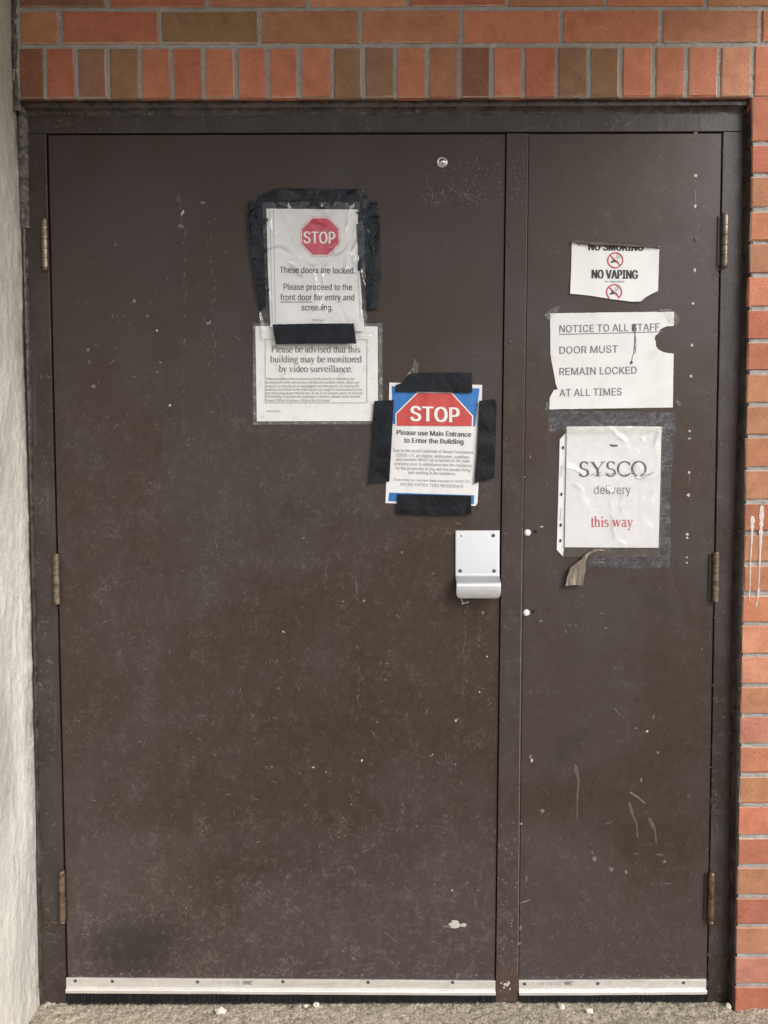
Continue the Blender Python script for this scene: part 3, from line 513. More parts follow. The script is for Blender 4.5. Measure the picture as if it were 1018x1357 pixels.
"bS":[313,[[157,-6,120,-3,89,6,64,22,45,42,32,67,27,96,73,96,77,77,86,61,100,50,117,41,136,36,157,34,180,36,200,42,217,52,231,64,239,80,242,98,239,113,232,125,221,135,190,150,89,182,60,202,42,228,36,261,40,289,52,313,71,333,96,348,126,358,159,361,192,358,221,348,245,333,264,314,276,291,281,265,236,265,229,288,212,306,187,317,157,321,136,319,117,313,102,305,90,293,83,279,81,263,83,246,92,233,104,223,149,205,201,191,235,176,265,154,276,138,283,120,286,97,282,69,271,44,252,23,226,7,194,-3]]],
"bT":[314,[[22,316,22,356,292,356,292,316,180,316,180,0,135,0,135,316]]],
"bU":[362,[[181,-6,142,-2,108,11,80,30,59,56,46,87,42,121,42,356,87,356,87,125,90,101,98,79,112,61,131,48,154,39,181,36,208,39,231,48,250,61,264,79,272,101,275,125,275,356,320,356,320,121,316,87,303,56,282,30,254,11,220,-2]]],
"bV":[336,[[143,0,11,356,59,356,151,96,174,22,164,22,203,144,276,356,324,356,195,0]]],
"bW":[480,[[109,0,11,356,58,356,138,28,132,28,157,137,214,356,266,356,348,28,342,28,366,137,422,356,469,356,371,0,319,0,240,301,235,332,245,332,229,251,161,0]]],
"bX":[332,[[13,0,152,199,152,165,21,356,73,356,163,218,170,204,163,204,190,253,261,356,312,356,181,167,181,201,319,0,267,0,168,148,161,162,171,162,127,91,64,0]]],
"bY":[330,[[142,0,142,146,11,356,64,356,156,204,175,161,157,161,196,241,267,356,319,356,188,146,188,0]]],
"bZ":[307,[[29,0,29,33,239,333,244,318,28,316,28,356,278,356,278,323,94,56,68,23,63,38,280,40,280,0]]],
"ba":[272,[[112,-6,88,-4,66,3,48,15,33,31,24,51,21,76,24,96,30,113,54,135,106,151,177,161,186,164,191,170,193,180,187,208,179,218,168,225,154,230,137,232,104,226,82,211,70,192,29,204,40,226,55,242,73,254,93,263,114,268,167,266,200,252,214,240,226,224,233,203,236,176,236,0,194,0,194,36,191,36,176,17,165,8,151,1,133,-4],[141,34,160,41,174,52,184,65,191,80,193,133,182,127,94,111,72,98,66,87,64,73,66,61,71,51,80,42,104,33]]],
"bb":[297,[[161,-6,138,-4,121,3,96,22,83,41,78,41,78,0,37,0,37,356,80,356,80,223,83,223,96,242,106,252,120,261,138,267,160,269,192,265,219,252,242,232,259,205,270,171,273,132,270,93,259,59,242,32,219,11,192,-1],[154,33,177,36,196,46,210,61,221,82,228,106,230,133,228,159,221,183,211,203,196,218,177,228,154,231,132,228,113,218,98,204,87,184,81,160,79,133,81,105,88,81,98,61,113,45,132,36]]],
"bc":[277,[[145,-6,111,-1,82,11,57,32,39,60,28,93,24,131,28,170,39,204,57,231,82,252,111,265,145,269,164,268,199,258,227,238,247,210,253,194,212,183,197,210,180,223,158,230,145,231,121,227,102,217,87,201,76,181,70,157,67,131,70,106,76,82,87,62,102,46,121,36,158,33,180,40,197,53,213,82,254,72,248,55,239,39,228,26,199,6,164,-4]]],
"bd":[297,[[137,-6,105,-1,78,11,55,32,38,59,27,93,24,132,28,171,38,205,56,232,78,252,106,265,137,269,159,267,177,261,191,252,209,232,214,223,217,223,217,356,260,356,260,0,219,0,219,41,215,41,201,22,177,3,159,-4],[143,33,165,36,184,45,199,61,210,81,216,105,218,133,216,160,210,184,199,204,184,218,166,228,143,231,120,228,101,218,86,203,76,183,70,159,67,133,70,106,76,82,87,61,102,46,120,36]]],
"be":[283,[[148,-6,112,-1,82,11,57,32,39,59,28,93,24,131,28,169,39,203,57,231,81,252,110,265,144,269,186,262,206,252,223,239,238,220,250,197,257,169,260,119,52,119,52,155,237,155,217,141,215,166,208,188,198,206,184,220,166,228,144,231,121,228,102,219,87,206,76,189,69,169,67,124,70,97,77,74,90,56,106,43,126,35,149,32,164,33,190,43,208,61,214,74,255,64,247,44,235,27,218,14,198,3,174,-4]]],
"bf":[178,[[160,266,160,229,5,229,5,266],[56,0,56,302,59,323,67,340,79,353,95,363,112,369,156,369,170,365,159,328,136,332,119,329,108,322,101,310,99,293,99,0]]],
"bg":[298,[[145,-105,117,-103,94,-98,74,-89,58,-77,35,-49,71,-28,95,-55,124,-67,145,-68,174,-64,198,-53,213,-33,218,-4,218,48,214,48,201,29,177,11,159,5,136,3,106,7,79,19,56,37,39,63,28,95,24,134,28,172,38,205,56,232,79,252,106,265,137,269,160,267,177,261,202,242,215,223,219,223,219,266,261,266,261,-6,257,-38,245,-63,227,-82,203,-95,176,-103],[143,41,166,44,184,53,199,66,210,85,216,108,219,135,217,161,210,185,199,204,185,219,166,228,143,231,121,228,102,218,87,203,76,184,70,161,67,135,70,109,76,86,87,67,102,53,121,44]]],
"bh":[287,[[80,159,80,0,37,0,37,356,80,356,80,201,72,201,86,233,106,253,131,265,159,269,185,266,207,258,225,244,239,225,247,199,250,168,250,0,207,0,207,165,203,192,191,213,172,226,147,230,129,228,113,222,99,212,88,198,82,180]]],
"bi":[117,[[37,0,37,266,80,266,80,0],[59,310,47,312,38,318,31,327,29,338,31,349,47,365,59,367,70,365,80,358,86,349,88,338,86,327,80,318,70,312]]],
"bj":[117,[[37,266,80,266,80,-21,78,-44,71,-63,60,-79,45,-90,26,-98,-7,-100,-7,-61,17,-58,28,-50,35,-38,37,-20],[58,310,47,312,37,318,31,327,29,338,31,349,37,358,47,365,58,367,70,365,86,349,88,338,86,327,79,318,70,312]]],
"bk":[266,[[77,96,77,148,84,148,199,266,252,266,129,140,124,140],[37,0,37,356,80,356,80,0],[206,0,103,130,134,160,260,0]]],
"bl":[132,[[98,-2,71,2,52,14,41,33,37,59,37,356,80,356,81,54,84,44,91,38,119,38,126,2]]],
"bm":[427,[[37,0,37,266,78,266,79,207,75,207,82,226,93,242,120,263,137,269,153,270,180,266,201,252,216,232,225,206,219,206,225,225,236,240,250,253,266,262,285,268,306,270,328,268,348,260,365,248,378,230,387,207,390,179,390,0,347,0,347,178,343,202,331,219,313,228,293,231,276,229,262,224,250,215,236,189,235,0,192,0,192,182,188,202,177,218,160,228,140,231,124,230,110,224,98,215,88,202,82,186,80,167,80,0]]],
"bn":[287,[[80,159,80,0,37,0,37,266,78,266,78,201,72,201,86,233,106,253,131,265,159,269,184,266,206,258,225,244,238,225,247,199,250,168,250,0,207,0,207,165,203,192,191,213,172,226,147,230,129,228,113,222,99,212,88,198,82,180]]],
"bo":[291,[[145,-6,111,-1,82,11,57,32,39,60,28,93,24,131,28,170,39,204,57,231,82,252,111,265,145,269,179,265,209,252,233,231,252,204,263,170,267,131,263,93,252,60,233,32,209,11,179,-1],[145,33,169,36,189,46,204,62,215,82,221,106,223,131,221,157,215,181,204,201,189,217,169,227,145,231,121,227,102,217,87,201,76,181,70,157,67,131,70,106,76,82,87,62,102,46,121,36]]],
"bp":[297,[[37,-100,37,266,78,266,78,223,83,223,96,242,106,252,120,261,138,267,160,269,192,265,219,252,242,232,259,205,270,171,273,132,270,93,259,59,242,32,219,11,192,-1,161,-6,138,-4,121,3,107,12,83,41,80,41,80,-100],[154,33,177,36,196,46,210,61,221,82,228,106,230,133,228,159,221,183,211,203,196,218,177,228,154,231,132,228,113,218,98,204,87,184,81,160,79,133,81,105,88,81,98,61,113,45,132,36]]],
"bq":[297,[[260,-100,217,-100,217,41,214,41,201,22,177,3,159,-4,137,-6,105,-1,78,11,55,32,38,59,27,93,24,132,28,171,38,205,56,232,78,252,106,265,137,269,159,267,177,261,191,252,215,223,219,223,219,266,260,266],[143,33,165,36,184,45,199,61,210,81,216,105,218,133,216,160,210,184,199,204,184,218,166,228,143,231,120,228,101,218,86,203,76,183,70,159,67,133,70,106,76,82,87,61,102,46,120,36]]],
"br":[181,[[37,0,37,266,78,266,78,225,81,225,91,243,107,257,127,266,170,269,170,226,145,228,127,226,111,220,98,211,88,198,82,183,80,166,80,0]]],
"bs":[255,[[127,-6,101,-4,79,2,59,12,43,27,32,44,25,66,66,75,74,55,87,42,105,34,127,32,152,35,171,44,183,57,188,72,185,85,178,95,166,103,104,119,73,130,51,146,37,166,33,192,36,213,46,232,61,248,81,259,104,267,131,269,156,267,178,261,195,251,209,237,220,221,227,203,188,194,181,208,170,221,154,230,131,233,109,230,92,222,80,209,76,194,79,181,87,170,100,162,161,147,192,136,214,120,227,100,232,75,229,52,219,33,203,17,182,5,156,-3]]],
"bt":[159,[[143,266,143,229,5,229,5,266],[45,330,88,330,88,68,90,53,95,43,105,37,141,38,149,1,118,-3,87,2,64,15,50,36,45,65]]],
"bu":[287,[[128,-4,102,-1,80,8,62,21,48,41,40,66,37,97,37,266,80,266,80,101,84,73,96,52,115,39,140,35,158,37,174,43,188,54,198,68,205,86,207,107,207,266,250,266,250,0,209,0,209,64,215,64,200,33,180,12,156,0]]],
"bv":[272,[[114,0,12,266,59,266,131,61,144,15,129,15,157,109,213,266,260,266,158,0]]],
"bw":[397,[[96,0,16,266,61,266,108,96,123,29,115,29,144,150,176,266,222,266,282,29,274,29,304,150,336,266,381,266,301,0,258,0,194,236,203,236,174,120,139,0]]],
"bx":[265,[[15,0,120,153,120,120,20,266,70,266,145,144,123,144,163,214,197,266,246,266,146,118,146,150,250,0,201,0,121,127,143,127,104,60,64,0]]],
"by":[272,[[33,-97,43,-60,62,-63,82,-59,91,-52,99,-41,114,-1,12,266,59,266,131,61,144,15,129,15,157,109,214,266,260,266,143,-41,124,-75,111,-87,98,-95,82,-100,38,-99]]]}
CAPU = 356.0
_fc = {}
def sans_mesh(text, bold=0.0):
    k = (text, bold > 0)
    if k in _fc: return _fc[k]
    vs = []; fs = []; x = 0
    for ch in text:
        if ch == ' ': x += 138; continue
        adv, loops = SANS[('b' if bold > 0 else 'r')+ch]
        pv = []; pe = []
        for l in loops:
            k0 = len(pv); pv += [Vector((l[i], l[i+1])) for i in range(0, len(l), 2)]; m_ = len(pv)-k0
            pe += [(k0+i, k0+(i+1) % m_) for i in range(m_)]
        vo, _e, fo, *_ = delaunay_2d_cdt(pv, pe, [], 1, 1e-3); n = len(vs)
        rings = [[(l[i], l[i+1]) for i in range(0, len(l), 2)] for l in loops]
        ctr = lambda t: (sum(vo[i].x for i in t)/len(t), sum(vo[i].y for i in t)/len(t))
        fo = [t for t in fo if sum(inside(r, *ctr(t)) for r in rings) % 2]
        fs += [tuple(n+i for i in t) for t in fo]; vs += [(v.x+x, v.y) for v in vo]; x += adv + (6 if bold > 0 else 0)
    _fc[k] = (vs, fs); return _fc[k]
def cap_h(): return CAPU

# a hand-drawn roman serif: stems, hairlines, arcs and slab serifs
TH, TK = .048, .104
def g_arc(cx, cy, rx, ry, a0, a1, k=1.0):
    n = max(6, int(abs(a1-a0)/18)); vs = []; fs = []
    for i in range(n+1):
        a = math.radians(a0+(a1-a0)*i/n); ca, sa = math.cos(a), math.sin(a)
        tx, ty = -rx*sa, ry*ca; L = math.hypot(tx, ty) or 1; tx /= L; ty /= L
        wd = (TH+(TK*k-TH)*abs(ty)**1.5)/2; x, y = cx+rx*ca, cy+ry*sa
        vs += [(x+ty*wd, y-tx*wd), (x-ty*wd, y+tx*wd)]
        if i: fs.append((2*i-2, 2*i, 2*i+1, 2*i-1))
    return vs, fs
def g_d(x0, y0, x1, y1, w=None):
    w = (w or TK)/2; dx, dy = x1-x0, y1-y0; L = math.hypot(dx, dy); nx, ny = -dy/L*w, dx/L*w
    return [(x0+nx, y0+ny), (x1+nx, y1+ny), (x1-nx, y1-ny), (x0-nx, y0-ny)], [(0, 1, 2, 3)]
def g_v(x, y0, y1, w=None): return g_d(x, y0, x, y1, w)
def g_b(x0, x1, y): return g_d(x0, y, x1, y, .034)
A_, D_, V_, B_ = g_arc, g_d, g_v, g_b
def dot(x, y): return A_(x, y, .028, .028, 0, 360, .7)
SER = {
 'a': (.444, [A_(.2, .30, .12, .13, 5, 160), V_(.32, .04, .33, .085), A_(.185, .125, .13, .115, 20, 345), A_(.385, .06, .06, .05, 180, 330)]),
 'b': (.5, [V_(.115, .02, .68), B_(.02, .115, .66), A_(.265, .225, .18, .225, 0, 360)]),
 'c': (.444, [A_(.24, .225, .19, .225, 45, 320), dot(.37, .35)]),
 'd': (.5, [V_(.375, 0, .68), B_(.28, .375, .66), B_(.375, .475, .017), A_(.23, .225, .18, .225, 0, 360)]),
 'e': (.444, [A_(.23, .225, .185, .225, 8, 318), D_(.06, .255, .41, .255, .034)]),
 'g': (.5, [A_(.22, .30, .14, .15, 0, 360), A_(.24, -.09, .19, .115, 0, 360, .7), D_(.13, .18, .12, .02, .045), B_(.34, .47, .42)]),
 'h': (.5, [V_(.11, 0, .68), B_(.01, .11, .66), B_(.02, .21, .017), A_(.255, .27, .13, .165, 0, 165), V_(.385, 0, .28), B_(.30, .48, .017)]),
 'i': (.278, [V_(.145, 0, .44), B_(.04, .145, .42), B_(.045, .245, .017), dot(.14, .61)]),
 'l': (.278, [V_(.145, 0, .68), B_(.04, .145, .66), B_(.045, .245, .017)]),
 'm': (.778, [V_(.115, 0, .44), B_(.02, .115, .42), B_(.03, .21, .017), A_(.26, .27, .13, .165, 0, 165), V_(.39, 0, .28), B_(.31, .48, .017), A_(.53, .27, .13, .165, 0, 165), V_(.66, 0, .28), B_(.58, .76, .017)]),
 'n': (.5, [V_(.115, 0, .44), B_(.02, .115, .42), B_(.03, .21, .017), A_(.26, .27, .13, .165, 0, 165), V_(.39, 0, .28), B_(.31, .48, .017)]),
 'o': (.5, [A_(.25, .225, .2, .225, 0, 360)]),
 'r': (.333, [V_(.12, 0, .44), B_(.02, .12, .42), B_(.03, .23, .017), A_(.25, .29, .12, .14, 50, 165), dot(.30, .39)]),
 's': (.389, [A_(.19, .33, .115, .105, 35, 265), A_(.19, .115, .13, .115, 95, -145)]),
 't': (.278, [V_(.13, .08, .57), B_(.02, .26, .425), A_(.195, .09, .065, .09, 180, 325)]),
 'u': (.5, [V_(.105, .15, .44), B_(.01, .105, .42), A_(.24, .16, .135, .16, 180, 350), V_(.385, 0, .44), B_(.29, .385, .42), B_(.385, .48, .017)]),
 'v': (.5, [D_(.09, .44, .25, .01), D_(.25, .01, .41, .44, .04), B_(.01, .19, .43), B_(.32, .49, .43)]),
 'w': (.722, [D_(.09, .44, .23, .01), D_(.23, .01, .36, .42, .04), D_(.35, .42, .49, .01), D_(.49, .01, .63, .44, .04), B_(.01, .18, .43), B_(.28, .42, .43), B_(.54, .71, .43)]),
 'y': (.5, [D_(.09, .44, .26, .01), D_(.41, .44, .19, -.17, .042), B_(.01, .19, .43), B_(.32, .49, .43), dot(.13, -.18)]),
 '.': (.25, [dot(.12, .03)]),
 'P': (.556, [V_(.15, 0, .66), B_(.03, .27, .017), B_(.03, .3, .643), A_(.27, .495, .21, .155, -90, 90), B_(.15, .28, .337)]),
 'S': (.556, [A_(.28, .495, .165, .165, 30, 265), A_(.275, .165, .19, .165, 95, -155), V_(.445, .5, .65, .03), V_(.065, .02, .18, .03)]),
 'Y': (.70, [D_(.11, .64, .36, .30), D_(.61, .64, .36, .30, .042), V_(.36, 0, .32), B_(.24, .48, .017), B_(0, .22, .645), B_(.5, .72, .645)]),
 'C': (.667, [A_(.36, .33, .31, .33, 38, 322), V_(.605, .47, .64, .03)]),
 'O': (.722, [A_(.36, .33, .32, .33, 0, 360)]),
}
def serif_mesh(text, light=1.0):
    x = 0; vs = []; fs = []
    for ch in text:
        if ch == ' ': x += .25; continue
        adv, parts = SER[ch]
        for v, f in parts:
            n = len(vs); vs += [(a+x, b) for a, b in v]; fs += [tuple(i+n for i in q) for q in f]
        x += adv
    return vs, fs
_lift = [0]
def put_text(mb, text, x0, x1, yl, yr, cap, y0, h=flat, font='sans', bold=0., mi=0, res=4, slant=0., strike=0.):
    """set text between photo columns x0..x1 on a baseline from yl to yr; cap = capital height in pixels"""
    vs, fs = (sans_mesh(text, bold) if font == 'sans' else serif_mesh(text))
    if not vs: return
    ax = min(v[0] for v in vs); bx = max(v[0] for v in vs); ch = cap_h() if font == 'sans' else .66
    out = []
    for (a, b) in vs:
        px = x0+(a-ax)/(bx-ax)*(x1-x0)+slant*b*cap/ch; t = (px-x0)/max(1e-6, x1-x0)
        py = yl+(yr-yl)*t-b*cap/ch
        out.append((px, py))
    if font == 'sans':
        for q, dx in enumerate((0,) if not strike else (-strike, 0, strike)):
            mb.add([P(px+dx, py, y0-q*6e-5-h(px, py)) for px, py in out], fs, mi)
    else:
        for k, f in enumerate(fs):
            e = (k % 40)*2e-6
            mb.add([P(out[i][0], out[i][1], y0-e-h(*out[i])) for i in f], [tuple(range(len(f)))], mi)
def put_poly(mb, poly, y0, h=flat, mi=0, step=4., rag=0.): add_sheet(mb, poly, y0, h, step, mi, rag)
def put_line(mb, a, b, wpx, y0, h=flat, mi=0):
    a = Vector(a); b = Vector(b); d = (b-a); L = d.length; d /= L; n = Vector((-d.y, d.x))*wpx/2; k = max(1, int(L/5))
    vs = []
    for i in range(k+1):
        p = a+d*L*i/k
        for q in (p+n, p-n): vs.append(P(q.x, q.y, y0-h(q.x, q.y)))
    mb.add(vs, [(2*i, 2*i+1, 2*i+3, 2*i+2) for i in range(k)], mi)
def put_ring(mb, cx, cy, r, wpx, y0, h=flat, mi=0, keep=None, n=40):
    for i in range(n):
        a0, a1 = 2*math.pi*i/n, 2*math.pi*(i+1)/n
        q = [(cx+math.cos(a)*rr, cy+math.sin(a)*rr) for a, rr in ((a0, r-wpx/2), (a0, r+wpx/2), (a1, r+wpx/2), (a1, r-wpx/2))]
        if keep and not all(keep(*p) for p in q): continue
        mb.add([P(x, y, y0-h(x, y)) for x, y in q], [(0, 1, 2, 3)], mi)
def face_out(mb):
    for i, f in enumerate(mb.f):
        a, b, c = (mb.v[k] for k in f[:3])
        if (b-a).cross(c-a).y > 0: mb.f[i] = list(reversed(f))
def letters(name, mb, mats, parent):
    face_out(mb); return mb.build(name, mats, parent, smooth='keep')
def blob(mb, cx, cy, rx, ry, y0=-.0004, mi=0, rot=0., n=12, irr=.35):
    """a small raised irregular fleck"""
    ca, sa = math.cos(rot), math.sin(rot); vs = [P(cx, cy, y0-.0006)]; k = random.random()*50
    for i in range(n):
        a = 2*math.pi*i/n; r = 1+irr*2*noise.noise(Vector((math.cos(a)*1.3, math.sin(a)*1.3, k)))
        x, y = rx*r*math.cos(a), ry*r*math.sin(a)
        vs.append(P(cx+x*ca-y*sa, cy+x*sa+y*ca, y0))
    mb.add(vs, [(0, i+1, (i+1) % n+1) for i in range(n)], mi)
def rub(mb, pts, w, mi, skip=.45):
    """broken pale rub: flecks strung along a line"""
    for a, b in zip(pts[:-1], pts[1:]):
        L = math.hypot(b[0]-a[0], b[1]-a[1])
        for i in range(int(L/2.2)):
            if random.random() < skip+.2: continue
            t = (i+random.random())*2.2/L
            blob(mb, a[0]+(b[0]-a[0])*t+random.gauss(0, w*.6), a[1]+(b[1]-a[1])*t, random.uniform(.12, .34)*w, random.uniform(.6, 4.5)*random.random()+.4, -.00002, mi, random.uniform(-.35, .35), 8, .5)
def scratches(mb, n, x0, x1, y0, y1, dens, y=-.00005):
    """many short curved nicks, thicker where dens(x, y) is high"""
    k = 0
    while k < n:
        x = random.uniform(x0, x1); yy = random.uniform(y0, y1)
        if random.random() > dens(x, yy): continue
        k += 1; L = random.uniform(2, 9)*(1.5 if random.random() < .1 else 1); a = random.gauss(math.pi/2, .8) if random.random() < .6 else random.uniform(0, 6.3); c = random.uniform(-.22, .22)
        pts = []
        for i in range(5):
            pts.append((x, yy)); x += math.cos(a)*L/4; yy += math.sin(a)*L/4; a += c*random.uniform(.5, 2.5)
        if all(x0 < q[0] < x1 and y0 < q[1] < y1 for q in pts):
            w = random.uniform(.5, 1.15); streak(mb, pts, w, w*.5, y, random.choice([1, 2, 2, 2]), .7)
def streak(mb, pts, w0, w1, y0=-.0004, mi=0, jit=.6):
    """a thin paint run or rub along photo pixels"""
    vs = []; fs = []; n = 0
    full = []
    for a, b in zip(pts[:-1], pts[1:]):
        L = math.hypot(b[0]-a[0], b[1]-a[1]); k = max(1, int(L/4))
        for i in range(k): full.append((a[0]+(b[0]-a[0])*i/k, a[1]+(b[1]-a[1])*i/k))
    full.append(pts[-1]); N = len(full)
    for i, (x, y) in enumerate(full):
        p = full[max(0, i-1)]; q = full[min(N-1, i+1)]; dx, dy = q[0]-p[0], q[1]-p[1]; L = math.hypot(dx, dy) or 1
        wd = (w0+(w1-w0)*i/max(1, N-1))/2*(1+jit*nz(x, y, .4, 3)); ox, oy = -dy/L*wd, dx/L*wd
        vs += [P(x+ox, y+oy, y0), P(x, y, y0-.0002), P(x-ox, y-oy, y0)]
        if i:
            b = 3*i; fs += [(b-3, b-2, b+1, b), (b-2, b-1, b+2, b+1)]
    mb.add(vs, fs, mi)
XW, YB, ZF = -0.800, -0.028, -0.018     # plaster wall plane, brick face, floor
def prism(mb, pts, y0, y1, mi=0):
    """pts: list of points (only x and z used) extruded from depth y0 to y1"""
    n = len(pts); vs = [(p[0], y0, p[2]) for p in pts] + [(p[0], y1, p[2]) for p in pts]
    fs = [tuple(range(n)), tuple(range(n, 2*n))[::-1]] + [(i, i+n, (i+1) % n+n, (i+1) % n) for i in range(n)]
    mb.add(vs, fs, mi)
def bevel(o, w, seg=2):
    md = o.modifiers.new('bevel', 'BEVEL'); md.width = w; md.segments = seg; md.limit_method = 'ANGLE'; md.angle_limit = math.radians(40)
    return o

# ------------------------------------------------------------------ ground
def build_ground():
    xs = [-60, -20, -8, -3, -1.6, -1.1] + [-.9+.006*i for i in range(int(1.85/.006))] + [1.0, 1.4, 3, 8, 20, 60]
    ys = [-120, -50, -20, -8, -3, -1.5, -.8, -.4, -.22] + [-.14+.005*i for i in range(33)] + [.06, .3, .6]
    vs = []
    for y in ys:
        for x in xs:
            d = 0
            if -.95 < x < 1 and -.25 < y < .05:
                d = .0042*nz(x, y, 55) + .0028*nz(x, y, 140, 5) + .004*nz(x, y, 14, 2)
                d += .006*math.exp(-((x+.765)/.035)**2-((y+.004)/.02)**2)*(1+1.4*nz(x, y, 90, 8))   # crumbled render in the corner
            vs.append((x, y, ZF+d))
    n = len(xs); fs = [(j*n+i, j*n+i+1, (j+1)*n+i+1, (j+1)*n+i) for j in range(len(ys)-1) for i in range(n-1)]
    mb = MB(); mb.add(vs, fs); o = mb.build('ground', M['ground'], None, smooth=True); tag(o, None, None, None, 'structure')
build_ground()
def stone(name, px, py, r, fl, label):
    p = G(px, py, ZF+.003); bm = bmesh.new(); bmesh.ops.create_icosphere(bm, subdivisions=2, radius=1)
    sd = random.random()*40
    for v in bm.verts:
        k = 1+.45*noise.noise(v.co*1.6+Vector((sd, 0, 0))); v.co = Vector((v.co.x*r*k, v.co.y*r*.8*k, v.co.z*r*fl*k))
    me = bpy.data.meshes.new(name); bm.to_mesh(me); bm.free(); me.materials.append(M['stone'])
    o = bpy.data.objects.new(name, me); o.location = p; link(o, None, p)
    tag(o, label, 'stone chip', 'stone chips lying on the concrete')
stone('stone_chip', 292, 1340, .0125, .55, 'largest pale flat stone chip on the concrete below the wide door')
stone('stone_chip', 419, 1331, .0080, .6, 'small pale stone chip lying against the brush of the wide door')
stone('stone_chip', 405, 1333, .0055, .6, 'tiniest pale stone crumb beside another chip below the wide door')
stone('stone_chip', 744, 1334, .0088, .65, 'pale stone chip on the concrete below the left half of the narrow door')
stone('stone_chip', 781, 1340, .0095, .6, 'rounded pale stone chip on the concrete, nearer the viewer, below the narrow door')
stone('stone_chip', 965, 1334, .0065, 1.2, 'upright white chip standing at the foot of the right jamb')

# ------------------------------------------------------------------ plaster return wall
def build_plaster():
    mb = MB(); ny, nzc = 150, 330; y0, y1 = .004, -1.2; z0, z1 = ZF-.05, 2.42; vs = []
    for i in range(ny+1):
        t = i/ny; y = y0+(y1-y0)*t**2.0
        for j in range(nzc+1):
            z = z0+(z1-z0)*j/nzc
            d = .0040*nz(y*3, z, 3.2) + .0016*nz(y, z*.5, 14, 2) + .0012*nz(y, z*.6, 42, 4) + .0011*nz(y, z, 120, 6)
            d += .0035*max(0, nz(y, z*.4, 60, 9)-.1)
            if i == 0: d -= .002
            vs.append((XW+d, y, z))
    k = nzc+1; fs = [(i*k+j, i*k+j+1, (i+1)*k+j+1, (i+1)*k+j) for i in range(ny) for j in range(nzc)]
    mb.add(vs, fs)
    mb.box((XW-.22, y1, z0), (XW-.012, .25, z1))
    # close the near end
    mb.add([(XW-.012, y1, z0), (XW+.002, y1, z0), (XW+.002, y1, z1), (XW-.012, y1, z1)], [(0, 1, 2, 3)])
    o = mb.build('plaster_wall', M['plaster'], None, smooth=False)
    for p in o.data.polygons: p.use_smooth = True
    tag(o, 'rough white plastered wall standing at a right angle left of the doors', 'wall', None, 'thing')
build_plaster()

